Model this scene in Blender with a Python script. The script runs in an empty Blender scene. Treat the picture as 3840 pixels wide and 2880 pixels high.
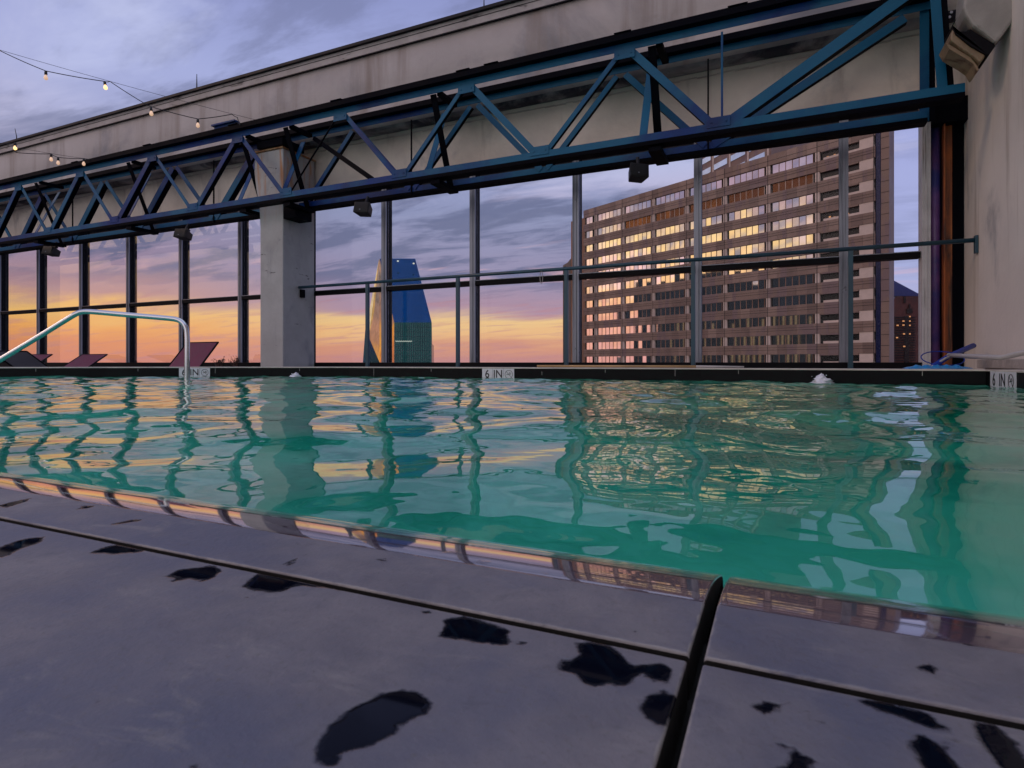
import bpy, math, random
import numpy as np
from mathutils import Vector, Matrix
random.seed(7)
R = math.radians
S = bpy.context.scene
# ---------------------------------------------------------------- camera
YAW, FPX, HZ, HC = R(24.45), 2191.0, 1360.0, 0.0468     # photo is 3840 x 2880
cam_d = bpy.data.cameras.new('camera'); cam = bpy.data.objects.new('camera', cam_d)
S.collection.objects.link(cam); S.camera = cam
cam.location = (0, 0, HC); cam.rotation_euler = (R(90), 0, YAW)
cam_d.sensor_width = 36; cam_d.lens = 36 * FPX / 3840
cam_d.shift_y = -(1440 - HZ) / 3840
cam_d.clip_start = .005; cam_d.clip_end = 20000
cam_d.dof.use_dof = True; cam_d.dof.focus_distance = 1.2; cam_d.dof.aperture_fstop = 80

def lin(c):
    return tuple(((v/255)/12.92 if v/255 <= .04045 else ((v/255+.055)/1.055)**2.4) for v in c)

# ---------------------------------------------------------------- render / view
S.render.engine = 'CYCLES'
S.view_settings.view_transform = 'Standard'; S.view_settings.look = 'None'
S.view_settings.gamma = 1; S.view_settings.exposure = .18
S.cycles.use_denoising = True
S.cycles.max_bounces = 10; S.cycles.transmission_bounces = 8; S.cycles.transparent_max_bounces = 24
S.cycles.sample_clamp_indirect = 3
S.cycles.blur_glossy = .3

# ---------------------------------------------------------------- sky (world)
W = bpy.data.worlds.new('World'); S.world = W; W.use_nodes = True
wt = W.node_tree; wt.nodes.clear()
class NT:
    def __init__(s, t): s.t = t
    def n(s, typ, **kw):
        x = s.t.nodes.new(typ)
        for k, v in kw.items(): setattr(x, k, v)
        return x
    def l(s, a, b): s.t.links.new(a, b)
    def put(s, sock, v):
        if hasattr(v, 'is_output') or isinstance(v, bpy.types.NodeSocket): s.l(v, sock)
        else: sock.default_value = v
    def m(s, op, a, b=0.0, c=0.0, clamp=False):
        x = s.n('ShaderNodeMath', operation=op, use_clamp=clamp)
        s.put(x.inputs[0], a); s.put(x.inputs[1], b); s.put(x.inputs[2], c)
        return x.outputs[0]
    def mr(s, v, a, b, c=0.0, d=1.0, smooth=True):
        x = s.n('ShaderNodeMapRange', interpolation_type='SMOOTHSTEP' if smooth else 'LINEAR')
        s.put(x.inputs[0], v)
        for i, q in enumerate((a, b, c, d)): x.inputs[i+1].default_value = q
        return x.outputs[0]
    def mix(s, f, a, b, mode='MIX'):
        x = s.n('ShaderNodeMix', data_type='RGBA', blend_type=mode)
        s.put(x.inputs[0], f); s.put(x.inputs[6], a if not isinstance(a, tuple) else (*a[:3], 1)); s.put(x.inputs[7], b if not isinstance(b, tuple) else (*b[:3], 1))
        return x.outputs[2]
    def ramp(s, v, stops):
        x = s.n('ShaderNodeValToRGB'); el = x.color_ramp.elements
        while len(el) < len(stops): el.new(.5)
        for i, (p, c) in enumerate(stops): el[i].position = p; el[i].color = (*c, 1)
        s.put(x.inputs[0], v); return x.outputs[0]
    def noise(s, vec, scale, detail=4, rough=.55, dist=0.0):
        x = s.n('ShaderNodeTexNoise'); s.put(x.inputs['Vector'], vec)
        x.inputs['Scale'].default_value = scale; x.inputs['Detail'].default_value = detail
        x.inputs['Roughness'].default_value = rough; x.inputs['Distortion'].default_value = dist
        return x.outputs[0]
    def mapping(s, vec, scale=(1, 1, 1), rot=(0, 0, 0), loc=(0, 0, 0)):
        x = s.n('ShaderNodeMapping'); s.put(x.inputs[0], vec)
        x.inputs['Scale'].default_value = scale; x.inputs['Rotation'].default_value = rot; x.inputs['Location'].default_value = loc
        return x.outputs[0]
w = NT(wt)
tc = w.n('ShaderNodeTexCoord').outputs['Generated']
sx = w.n('ShaderNodeSeparateXYZ'); w.l(tc, sx.inputs[0])
X_, Y_, Z_ = sx.outputs
zc = w.m('MAXIMUM', Z_, 0.0)
den = w.m('ADD', zc, .12)
cx = w.n('ShaderNodeCombineXYZ'); w.l(w.m('DIVIDE', X_, den), cx.inputs[0]); w.l(w.m('DIVIDE', Y_, den), cx.inputs[1])
plane = cx.outputs[0]
# long streaks of cloud on a high flat layer
st = w.noise(w.mapping(plane, (.55, 1.5, 1), (0, 0, R(24))), 1.1, 7, .58, .5)
st2 = w.noise(w.mapping(plane, (1.0, 2.6, 1), (0, 0, R(-14)), (4, 2, 0)), 1.5, 6, .6, .3)
big = w.noise(w.mapping(plane, (.5, .5, 1), (0, 0, 0), (9, 1, 0)), .8, 3)
e = w.m('ADD', w.m('MULTIPLY', zc, w.mr(Y_, .12, -.28, 1.0, .36)), w.m('MULTIPLY', w.m('SUBTRACT', st, .5), .06))
a = w.m('ADD', w.m('MULTIPLY', X_, -.93), w.m('MULTIPLY', Y_, .30))
warm = w.mr(a, .12, .5)
left = w.mr(a, .80, .97)
L = lin
rw = w.ramp(e, [(0, L((190, 134, 132))), (.028, L((208, 148, 124))), (.050, L((230, 182, 132))), (.072, L((232, 194, 138))),
                (.088, L((172, 142, 160))), (.13, L((150, 140, 168))), (.24, L((142, 148, 182))), (.40, L((156, 164, 208))), (.56, L((128, 136, 186))), (.8, L((205, 215, 235)))])  # last stop brightened overhead, out of view, to light deck and pool
rl = w.ramp(e, [(0, L((202, 128, 112))), (.028, L((222, 146, 100))), (.050, L((236, 168, 96))), (.078, L((236, 186, 112))),
                (.098, L((184, 144, 144))), (.15, L((158, 138, 162))), (.26, L((154, 156, 188))), (.42, L((162, 168, 210))), (.62, L((112, 118, 172))), (.9, L((78, 92, 150)))])
rc = w.ramp(e, [(0, L((176, 172, 205))), (.12, L((168, 174, 216))), (.3, L((164, 170, 218))), (.56, L((140, 150, 200))), (.8, L((205, 215, 235)))])
col = w.mix(left, rw, rl)
col = w.mix(warm, rc, col)
# dark slate cloud bodies and light silver / peach streaks
hi = w.mr(zc, .085, .15)
dark = w.m('MULTIPLY', w.mr(st2, .44, .60), w.m('MULTIPLY', w.m('MULTIPLY', hi, w.mr(warm, 0, .6, .25, 1)), w.mr(zc, .5, .2, .5, .8)))
col = w.mix(dark, col, L((100, 106, 138)))
lite = w.m('MULTIPLY', w.mr(st, .52, .65), w.m('MULTIPLY', hi, .78))
pe = w.mix(w.mr(zc, .12, .34), L((232, 178, 178)), L((186, 192, 226)))
pe = w.mix(w.m('MULTIPLY', w.mr(big, .5, .62), w.mr(zc, .25, .4)), pe, L((196, 178, 196)))
col = w.mix(lite, col, pe)
lo = w.m('MULTIPLY', w.mr(st2, .5, .64), w.m('MULTIPLY', w.m('SUBTRACT', 1.0, hi), w.m('MULTIPLY', warm, .45)))
col = w.mix(lo, col, L((186, 132, 138)))
col = w.mix(w.m('MULTIPLY', w.mr(big, .5, .68), w.m('MULTIPLY', w.mr(zc, .3, .45), .4)), col, L((158, 150, 184)))
back = w.m('MULTIPLY', w.mr(Y_, -.5, -.9), w.mr(zc, 1.0, .55))
col = w.mix(back, col, (.82, .75, .78))  # brighter sky behind the camera, added to light wall and deck
glow = w.m('MULTIPLY', w.m('MULTIPLY', w.mr(Y_, .1, -.2), w.mr(a, .45, .8)), w.mr(zc, .45, .15))
gm = w.n('ShaderNodeVectorMath', operation='SCALE'); w.l(col, gm.inputs[0]); w.l(w.m('ADD', 1.0, w.m('MULTIPLY', glow, .55)), gm.inputs['Scale']); col = gm.outputs[0]
below = w.mr(Z_, -.06, -.005)
col = w.mix(below, L((60, 52, 58)), col)
hs = w.n('ShaderNodeHueSaturation'); hs.inputs['Saturation'].default_value = 1.0; w.l(col, hs.inputs['Color'])
bg = w.n('ShaderNodeBackground'); w.l(hs.outputs[0], bg.inputs[0]); bg.inputs[1].default_value = 1.0
wo = w.n('ShaderNodeOutputWorld'); w.l(bg.outputs[0], wo.inputs[0])

# ---------------------------------------------------------------- sun: low, veiled, from the sunset side
sd = bpy.data.lights.new('sun', 'SUN'); so = bpy.data.objects.new('sun', sd); S.collection.objects.link(so)
sd.energy = .35; sd.angle = R(16); sd.color = (1, .66, .42)
sdir = Vector((-.74, -.42, .52)).normalized()         # towards the sun
so.rotation_euler = sdir.to_track_quat('Z', 'Y').to_euler()

# ================================================================ helpers
CY, SY = math.cos(YAW), math.sin(YAW)
CAMP = Vector((0, 0, HC))
def ray(u, v):
    r = (u-1920)/FPX; t = (HZ-v)/FPX
    return Vector((-SY + CY*r, CY + SY*r, t))
def atD(u, v, d): return CAMP + ray(u, v)*d
def atY(u, v, y): q = ray(u, v); return CAMP + q*(y/q.y)
def atZ(u, v, z): q = ray(u, v); return CAMP + q*((z-HC)/q.z)
def atX(u, v, x): q = ray(u, v); return CAMP + q*(x/q.x)

def tag(o, label=None, cat=None, group=None, kind=None):
    if label: o['label'] = label
    if cat: o['category'] = cat
    if group: o['group'] = group
    if kind: o['kind'] = kind
    return o
ORG = {}
def thing(name, label, cat, loc=(0, 0, 0), group=None, rz=0):
    o = bpy.data.objects.new(name, None); S.collection.objects.link(o)
    o.location = loc; o.rotation_euler = (0, 0, rz); o.empty_display_size = .1
    ORG[o.name] = Vector(loc) if rz == 0 else Vector((0, 0, 0))
    return tag(o, label, cat, group)

class MB:
    def __init__(s): s.v = []; s.f = []; s.mi = []
    def add(s, vs, fs, m=0):
        n = len(s.v); s.v += [Vector(p) for p in vs]; s.f += [tuple(i+n for i in f) for f in fs]; s.mi += [m]*len(fs); return s
    def ob(s, c, ax, ay, az, m=0):
        c, ax, ay, az = map(Vector, (c, ax, ay, az))
        vs = [c + ax*i + ay*j + az*k for k in (-1, 1) for j in (-1, 1) for i in (-1, 1)]
        fs = [(0, 2, 3, 1), (4, 5, 7, 6), (0, 1, 5, 4), (2, 6, 7, 3), (0, 4, 6, 2), (1, 3, 7, 5)]
        if ax.cross(ay).dot(az) < 0: fs = [f[::-1] for f in fs]
        return s.add(vs, fs, m)
    def box(s, x0, x1, y0, y1, z0, z1, m=0):
        return s.ob(((x0+x1)/2, (y0+y1)/2, (z0+z1)/2), ((x1-x0)/2, 0, 0), (0, (y1-y0)/2, 0), (0, 0, (z1-z0)/2), m)
    def beam(s, p, q, w_, h_, up=(0, 0, 1), m=0):
        p, q, up = Vector(p), Vector(q), Vector(up); d = (q-p); l = d.length; d.normalize()
        sd_ = d.cross(up).normalized(); u2 = sd_.cross(d).normalized()
        return s.ob((p+q)/2, d*l/2, sd_*w_/2, u2*h_/2, m)
    def angle(s, p, q, w_, up, side, t=.008, m=0):
        """steel angle: a leg facing along up and a leg along side"""
        p, q, up, side = map(Vector, (p, q, up, side)); d = q-p; l = d.length; d.normalize()
        up = (up - d*up.dot(d)).normalized(); side = (side - d*side.dot(d) - up*side.dot(up)).normalized()
        c = (p+q)/2
        s.ob(c, d*l/2, up*w_/2, side*t/2, m)
        s.ob(c - up*(w_/2-t/2) + side*(w_*.42+t/2), d*l/2, up*t/2, side*w_*.42, m+1)
        return s
    def extr(s, prof, p, q, ax, ay, m=0, cap=True):
        """closed 2-D profile swept from p to q"""
        p, q, ax, ay = map(Vector, (p, q, ax, ay)); n = len(prof)
        vs = [p + ax*a_ + ay*b_ for a_, b_ in prof] + [q + ax*a_ + ay*b_ for a_, b_ in prof]
        fs = [(i, (i+1) % n, n+(i+1) % n, n+i) for i in range(n)]
        if cap: fs += [tuple(range(n-1, -1, -1)), tuple(range(n, 2*n))]
        return s.add(vs, fs, m)
    def tube(s, pts, r, n=12, cap=True, m=0):
        pts = [Vector(p) for p in pts]; k = len(pts); rs = r if isinstance(r, (list, tuple)) else [r]*k
        vs = []; ref = None
        for i, p in enumerate(pts):
            d = (pts[min(i+1, k-1)] - pts[max(i-1, 0)]).normalized()
            if ref is None: ref = Vector((0, 0, 1)) if abs(d.z) < .9 else Vector((0, 1, 0))
            a_ = d.cross(ref).normalized(); b_ = a_.cross(d).normalized(); ref = b_
            vs += [p + (a_*math.cos(2*math.pi*j/n) + b_*math.sin(2*math.pi*j/n))*rs[i] for j in range(n)]
        fs = [(i*n+j, i*n+(j+1) % n, (i+1)*n+(j+1) % n, (i+1)*n+j) for i in range(k-1) for j in range(n)]
        if cap: fs += [tuple(range(n-1, -1, -1)), tuple(range((k-1)*n, k*n))]
        return s.add(vs, fs, m)
    def lathe(s, c, prof, n=20, axis=(0, 0, 1), m=0):
        c, axis = Vector(c), Vector(axis).normalized()
        ref = Vector((1, 0, 0)) if abs(axis.x) < .9 else Vector((0, 1, 0))
        a_ = axis.cross(ref).normalized(); b_ = axis.cross(a_)
        vs = []
        for r_, h_ in prof: vs += [c + axis*h_ + (a_*math.cos(2*math.pi*j/n)+b_*math.sin(2*math.pi*j/n))*max(r_, 1e-5) for j in range(n)]
        fs = [(i*n+j, i*n+(j+1) % n, (i+1)*n+(j+1) % n, (i+1)*n+j) for i in range(len(prof)-1) for j in range(n)]
        return s.add(vs, fs, m)
    def build(s, name, mats, parent=None, smooth=False, bevel=0, local=False):
        me = bpy.data.meshes.new(name)
        off = Vector((0, 0, 0))
        if parent is not None and not local: off = ORG.get(parent.name, Vector((0, 0, 0)))
        me.from_pydata([tuple(p-off) for p in s.v], [], s.f)
        mats = mats if isinstance(mats, (list, tuple)) else [mats]
        for q in mats: me.materials.append(q)
        me.polygons.foreach_set('material_index', s.mi)
        me.update()
        if smooth: me.polygons.foreach_set('use_smooth', [True]*len(me.polygons))
        o = bpy.data.objects.new(name, me); S.collection.objects.link(o)
        if parent is not None: o.parent = parent; ORG[o.name] = off
        if bevel:
            b = o.modifiers.new('bevel', 'BEVEL'); b.width = bevel; b.segments = 2; b.limit_method = 'ANGLE'
        return o
def kids(o): return [c for c in bpy.data.objects if c.parent == o]
def copy_tree(o, parent=None):
    c = o.copy(); S.collection.objects.link(c); c.parent = parent
    for ch in kids(o): copy_tree(ch, c)
    return c

# ---------------------------------------------------------------- materials
def mk(name, col, rough=.5, metal=0, var=.18, vs=3, bump=.0, bs=60, col2=None, c2=(.5, .65), c2s=(1, 1, 1), spec=.5, coat=0,
       c2n=2.0, rvar=.1, bdist=.01, streak=None, scol=None, srange=(.55, .75), zrust=None):
    M = bpy.data.materials.new(name); M.use_nodes = True; t = NT(M.node_tree); p = M.node_tree.nodes['Principled BSDF']
    oc = t.n('ShaderNodeTexCoord').outputs['Object']
    n1 = t.noise(oc, vs, 6, .6)
    base = t.mix(t.mr(n1, .3, .7), tuple(c*(1-var) for c in col), tuple(min(1, c*(1+var)) for c in col))
    if col2:
        n2 = t.noise(t.mapping(oc, c2s), c2n, 7, .62, .4)
        base = t.mix(t.mr(n2, *c2), base, col2)
    if streak:
        n3 = t.noise(t.mapping(oc, streak), 1.0, 6, .6, .2)
        base = t.mix(t.mr(n3, srange[0], srange[1]), base, scol)
    if zrust:
        sz = t.n('ShaderNodeSeparateXYZ'); t.l(oc, sz.inputs[0])
        n4 = t.noise(t.mapping(oc, (7, 7, .7), (0, 0, 0), (3, 1, 0)), 1.0, 6, .65, .5)
        base = t.mix(t.m('MULTIPLY', t.mr(n4, .50, .66), t.mr(sz.outputs[2], zrust[0], zrust[1])), base, (.42, .17, .04))
        n5 = t.noise(t.mapping(oc, (2, 2, 9)), 1.0, 5, .7, 1.5)
        base = t.mix(t.m('MULTIPLY', t.mr(n5, .64, .68), .8), base, (.03, .03, .035))
    t.l(base, p.inputs['Base Color'])
    t.l(t.mr(n1, .3, .7, max(0.0, rough-rvar), min(1, rough+rvar), False), p.inputs['Roughness'])
    p.inputs['Metallic'].default_value = metal; p.inputs['Specular IOR Level'].default_value = spec
    p.inputs['Coat Weight'].default_value = coat
    if bump:
        b = t.n('ShaderNodeBump'); b.inputs['Strength'].default_value = bump; b.inputs['Distance'].default_value = bdist
        t.l(t.noise(oc, bs, 5, .6), b.inputs['Height']); t.l(b.outputs[0], p.inputs['Normal'])
    return M
def emis(name, col, st, base=(.02, .02, .02)):
    M = bpy.data.materials.new(name); M.use_nodes = True; p = M.node_tree.nodes['Principled BSDF']
    p.inputs['Base Color'].default_value = (*base, 1); p.inputs['Emission Color'].default_value = (*col, 1); p.inputs['Emission Strength'].default_value = st
    return M
M = {}
M['plaster'] = mk('plaster', (.42, .385, .36), .75, var=.10, vs=.8, bump=.35, bs=14, bdist=.02, col2=(.17, .175, .19), c2=(.46, .72), c2n=.5, c2s=(1, 1, 1),
                  streak=(2.6, 2.6, .22), scol=(.26, .22, .19), srange=(.48, .75))
M['cove'] = mk('cove_blotchy', (.30, .29, .31), .8, var=.2, vs=2, bump=.4, bs=12, col2=(.02, .022, .04), c2=(.40, .58), c2n=1.1, c2s=(1, 1, 1))  # grey base with near-black noise blotches
M['panel'] = mk('lower_panel', (.76, .69, .60), .75, var=.12, vs=1.2, bump=.5, bs=9, bdist=.03, col2=(.44, .42, .40), c2=(.55, .8), c2n=1.3,
                streak=(3.5, 3.5, .5), scol=(.42, .36, .31), srange=(.55, .78))
M['whitewall'] = mk('white_wall', (.72, .68, .62), .7, var=.06, vs=1.5, bump=.25, bs=20, bdist=.01, col2=(.30, .31, .31), c2=(.54, .72), c2n=1.1, c2s=(1, 1, .5),
                    streak=(5, 5, .35), scol=(.42, .37, .31), srange=(.55, .8))
M['pillar'] = mk('pillar', (.38, .385, .38), .7, var=.12, vs=2, bump=.4, bs=16, bdist=.01, col2=(.22, .235, .25), c2=(.52, .75), c2n=1.6, c2s=(1.5, 1.5, .7),
                 streak=(6, 6, 1.1), scol=(.25, .26, .27), srange=(.6, .8), zrust=(2.2, 3.4))
M['cap'] = mk('roof_cap', (.010, .010, .014), .5, spec=.2, bump=.2, bs=30)
M['trimstrip'] = mk('trim_strip', (.36, .33, .32), .6, bump=.2, bs=30, col2=(.10, .09, .09), c2=(.56, .68), c2n=2.2, c2s=(1, 1, 4))
M['rust'] = mk('rust', (.32, .14, .06), .8, var=.4, vs=9, bump=.7, bs=40, col2=(.5, .32, .18), c2=(.45, .62), c2n=6, c2s=(1, 1, 2))
M['truss'] = mk('truss_paint', (.001, .025, .14), .45, var=.35, vs=2.2, bump=.25, bs=40, col2=(.002, .10, .20), c2=(.40, .58), c2n=.45, spec=.25)
M['dark_and_shade'] = mk('truss_dark_and_shade', (.0016, .002, .005), .6, spec=.05, var=.3, vs=3, bump=.15, bs=50)  # dark steel, also shade painted on truss legs and undersides
M['alu'] = mk('aluminium', (.24, .25, .29), .35, .5, var=.1, vs=3, bump=.1, bs=30, streak=(20, 20, .6), scol=(.10, .11, .13), srange=(.5, .7))
M['black'] = mk('black_frame', (.004, .004, .006), .55, var=.3, bump=.1, bs=50, spec=.12)
M['rail'] = mk('rail_paint', (.015, .06, .09), .35, var=.2, vs=4, bump=.1, bs=60)
M['steel'] = mk('stainless', (.62, .63, .67), .16, 1.0, var=.05, rvar=.05)
M['bodyblk'] = mk('speaker_black', (.006, .006, .007), .5, var=.3, bump=.2, bs=90)
M['coping'] = mk('coping_stone', (.52, .47, .42), .5, var=.15, vs=6, bump=.2, bs=50)
M['blacktile'] = mk('black_tile', (.004, .004, .005), .5, var=.3, vs=5, rvar=.05, spec=.12)
M['grout'] = mk('grout', (.006, .0055, .005), .9, var=.3, vs=50, bump=.3, bs=300, bdist=.001)
M['paleline'] = mk('pale_grout', (.35, .33, .32), .8)
M['whitetile'] = mk('white_tile', (.62, .62, .66), .35, var=.06, vs=20)
M['ink'] = mk('ink', (.006, .006, .006), .4, var=0)
M['inkred'] = mk('ink_grey', (.03, .03, .035), .4, var=0)
M['basin'] = mk('basin_plaster', (.60, .96, .84), .6, var=.14, vs=.9, col2=(.24, .58, .52), c2=(.42, .62), c2n=1.1)  # darker patches imitate shadow and rippled light on the floor
M['burg'] = mk('burgundy_sling', (.13, .02, .055), .6, var=.15, vs=8, bump=.3, bs=200)
M['greyseat'] = mk('grey_sling', (.05, .045, .05), .5, var=.2)
M['leaf'] = mk('leaf', (.10, .045, .03), .6, var=.4, vs=10)
M['terrace'] = mk('terrace', (.18, .17, .17), .8, bump=.3, bs=20)
M['ground'] = mk('city_ground', (.09, .075, .07), .9, vs=.01)
M['bluehose'] = mk('blue_plastic', (.01, .22, .55), .35, var=.15)
M['bluepole'] = mk('blue_pole', (.006, .035, .30), .45, var=.2, spec=.25)
M['greypole'] = mk('grey_pole', (.42, .41, .40), .45, var=.15)
M['purple'] = mk('purple_pipe', (.16, .07, .22), .35, var=.3, vs=2, col2=(.04, .045, .2), c2=(.45, .65), c2n=1.5)
M['rustcol'] = mk('rusty_column', (.30, .075, .012), .55, var=.3, vs=5, col2=(.02, .008, .005), c2=(.42, .62), c2n=1.2, c2s=(9, 9, .8), bump=.4, bs=30,
                  streak=(16, 16, .5), scol=(.55, .2, .05), srange=(.58, .72))
M['ductgrey'] = mk('duct', (.32, .305, .28), .5, var=.15, vs=4, bump=.3, bs=14, col2=(.08, .07, .06), c2=(.56, .74), c2n=4)
M['ductrust'] = mk('duct_rust', (.27, .19, .11), .5, var=.3, vs=4, bump=.3, bs=24, col2=(.12, .05, .02), c2=(.5, .66), c2n=4)
M['cable'] = mk('cable', (.012, .012, .014), .6, var=0)
M['bulb'] = emis('bulb_warm', (1, .58, .22), 1.6, (.8, .6, .4))
M['bulbdim'] = emis('bulb_dim', (1, .6, .35), .5, (.6, .5, .42))
M['foam'] = mk('foam', (.75, .78, .86), .4, var=.1, vs=30, bump=.6, bs=60)

# glass: thin pane, mirror share set by the angle
def glassmat(name, tint, refl=1.0, rough=0.0):
    G = bpy.data.materials.new(name); G.use_nodes = True; t = NT(G.node_tree); G.node_tree.nodes.clear()
    tr = t.n('ShaderNodeBsdfTransparent'); tr.inputs[0].default_value = (*tint, 1)
    gl = t.n('ShaderNodeBsdfGlossy'); gl.inputs['Roughness'].default_value = rough; gl.inputs[0].default_value = (1, 1, 1, 1)
    fr = t.n('ShaderNodeFresnel'); fr.inputs[0].default_value = 1.45
    mx = t.n('ShaderNodeMixShader'); t.l(t.m('MULTIPLY', fr.outputs[0], refl), mx.inputs[0]); t.l(tr.outputs[0], mx.inputs[1]); t.l(gl.outputs[0], mx.inputs[2])
    o = t.n('ShaderNodeOutputMaterial'); t.l(mx.outputs[0], o.inputs[0]); return G
M['glass'] = glassmat('window_glass', (.95, .955, .96), .13)

# reflective curtain-wall glass of the far buildings
def mirror(name, col, rough=.03, dif=(.01, .015, .02), mixf=.75, grid=None, gcol=(.01, .01, .012)):
    G = bpy.data.materials.new(name); G.use_nodes = True; t = NT(G.node_tree); G.node_tree.nodes.clear()
    d = t.n('ShaderNodeBsdfDiffuse'); d.inputs[0].default_value = (*dif, 1)
    g = t.n('ShaderNodeBsdfGlossy'); g.inputs['Roughness'].default_value = rough
    oc = t.n('ShaderNodeTexCoord').outputs['Object']
    n1 = t.noise(oc, .35, 3)
    cc = t.mix(t.mr(n1, .3, .7), tuple(c*.85 for c in col), tuple(min(1, c*1.1) for c in col))
    if grid:
        br = t.n('ShaderNodeTexBrick'); t.l(t.mapping(oc, (1, 1, 1)), br.inputs[0])
    t.l(cc, g.inputs[0])
    mx = t.n('ShaderNodeMixShader'); mx.inputs[0].default_value = mixf; t.l(d.outputs[0], mx.inputs[1]); t.l(g.outputs[0], mx.inputs[2])
    o = t.n('ShaderNodeOutputMaterial'); t.l(mx.outputs[0], o.inputs[0]); return G
M['winrefl'] = mirror('office_window', (1, .97, .88), .03, (.012, .014, .012), .95)
M['bronzewin'] = mirror('bronze_window', (.35, .16, .07), .12, (.05, .02, .01), .5)
M['towerblue'] = mirror('tower_glass', (.006, .05, .17), .05, (.0, .01, .04), .9)  # facet tints, here to gold, paint in what each face would reflect
M['towergreen'] = mirror('tower_glass_green', (.02, .085, .085), .06, (.004, .02, .02), .85)
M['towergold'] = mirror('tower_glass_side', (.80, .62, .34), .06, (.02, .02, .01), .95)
M['granite'] = mk('granite', (.23, .145, .115), .5, var=.10, vs=.25, bump=.0, col2=(.19, .12, .12), c2=(.5, .55), c2n=.3, c2s=(1, 1, .2))
M['granite2'] = mk('granite_side', (.26, .12, .07), .6, var=.15, vs=.2)
M['joint'] = mk('joint', (.03, .022, .022), .8)
M['pier'] = mk('pier_stone', (.62, .48, .42), .5, var=.1, vs=.4)
M['slot'] = mk('slot_dark', (.004, .004, .005), .3)
M['navy'] = mk('navy_strip', (.008, .012, .06), .2)
M['brick'] = mk('brick', (.10, .03, .025), .8, var=.3, vs=.4)
M['brickdk'] = mk('brick_dark', (.02, .01, .012), .8)
M['bluerf'] = mk('blue_roof', (.015, .02, .14), .4, var=.2, vs=.1)
M['litwin'] = emis('lit_window', (1, .42, .16), .55)
M['goldcol'] = mk('gold_column', (.95, .60, .22), .45, var=.1)
M['darktower'] = mk('dark_tower', (.02, .03, .03), .3)

# ================================================================ STRUCTURE
YN, YJ = .163, .0962           # near pool edge, joint behind the coping row
WZ = -.105                      # mean water level
XR = 1.28                       # right side of the pool
FAR = [(-9.2, 2.1), (-7.26, 3.28), (-6.55, 3.9), (-5.9, 4.35), (-5.09, 4.78), (-4.3, 5.12), (-3.6, 5.2), (-.6, 5.2), (XR, 4.92)]
def yfar(x): return float(np.interp(x, [p[0] for p in FAR], [p[1] for p in FAR]))

# --- near deck of real tiles (one sheet of structure)
def P2(x, y):   # display pixel of the 2212-wide view -> deck point
    p = atZ(x*1.736, y*1.736, 0); return (p.x, p.y)
puddles = [
 [(668,1650),(690,1600),(705,1572),(760,1530),(800,1508),(850,1488),(905,1493),(932,1515),(925,1545),(890,1556),(868,1562),(850,1592),(800,1608),(745,1625),(725,1665),(705,1640)],
 [(322,1250),(362,1243),(385,1230),(410,1226),(470,1219),(481,1236),(462,1246),(440,1258),(405,1250),(358,1260),(372,1247)],
 [(520,1268),(545,1245),(570,1233),(600,1238),(650,1252),(700,1262),(745,1278),(690,1270),(640,1264),(610,1278),(575,1280)],
 [(190,1195),(225,1180),(250,1175),(300,1180),(328,1184),(300,1193),(250,1197)],
 [(-30,1205),(0,1182),(50,1164),(105,1158),(88,1172),(40,1188),(10,1205)],
 [(943,1376),(960,1352),(950,1340),(1005,1330),(1060,1345),(1112,1366),(1098,1372),(1100,1400),(1060,1392),(1000,1384)],
 [(1203,1447),(1232,1428),(1258,1412),(1243,1390),(1290,1384),(1325,1398),(1345,1415),(1360,1438),(1395,1436),(1420,1428),(1452,1440),(1458,1462),(1440,1480),(1412,1474),(1392,1456),(1362,1466),(1352,1482),(1338,1476),(1300,1484),(1262,1476),(1240,1455)],
 [(1385,1520),(1400,1502),(1430,1497),(1455,1502),(1480,1512),(1475,1540),(1450,1552),(1432,1584),(1405,1560),(1388,1540)],
 [(1618,1522),(1650,1512),(1690,1520),(1688,1536),(1650,1545)],
 [(1722,1518),(1745,1535),(1780,1560),(1750,1552),(1735,1538)],
 [(1690,1680),(1712,1620),(1730,1597),(1742,1625),(1760,1645),(1758,1680)],
 [(1845,1508),(1900,1512),(1950,1520),(2000,1540),(2075,1582),(2030,1578),(1985,1560),(1930,1545),(1880,1528)],
 [(1960,1592),(1990,1585),(2030,1610),(2085,1665),(2120,1700),(2020,1700),(1985,1650)],
 [(2098,1555),(2140,1560),(2160,1575),(2205,1605),(2200,1622),(2250,1680),(2180,1690),(2150,1640),(2120,1610)],
 [(1980,1440),(2000,1432),(2024,1440),(2020,1457),(1995,1454)],
 [(608,1222),(625,1212),(645,1203),(640,1214),(620,1223)],
 [(0,1092),(30,1083),(75,1074),(60,1083),(30,1092),(10,1098)], [(165,1100),(185,1091),(210,1091),(190,1098)],
 [(228,1134),(262,1127),(300,1120),(306,1124),(270,1131)],
 [(1076,1457),(1088,1453),(1099,1458),(1088,1463)], [(1366,1363),(1374,1360),(1378,1365),(1370,1368)],
 [(760,1156),(770,1147),(806,1150),(808,1160),(775,1166)], [(948,1194),(965,1186),(990,1184),(998,1190),(985,1196),(965,1192)],
 [(1030,1212),(1045,1206),(1062,1211),(1048,1217)], [(1155,1236),(1175,1233),(1195,1238),(1175,1242)],
 [(1350,1232),(1397,1240),(1396,1272),(1375,1278),(1350,1270)], [(92,1049),(105,1044),(125,1048),(120,1055),(98,1056)],
 [(560,1098),(600,1104),(668,1116),(670,1140),(640,1146),(600,1132),(566,1120)],
 [(1993,1322),(2050,1334),(2140,1352),(2230,1370),(2230,1400),(2150,1402),(2060,1386),(2010,1362)],
 [(902,1322),(925,1318),(945,1330),(930,1334)], [(820,1212),(830,1205),(838,1212),(828,1217)],
]
PUD = [np.array([P2(*q) for q in pl]) for pl in puddles]
_r = random.Random(21)
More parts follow.
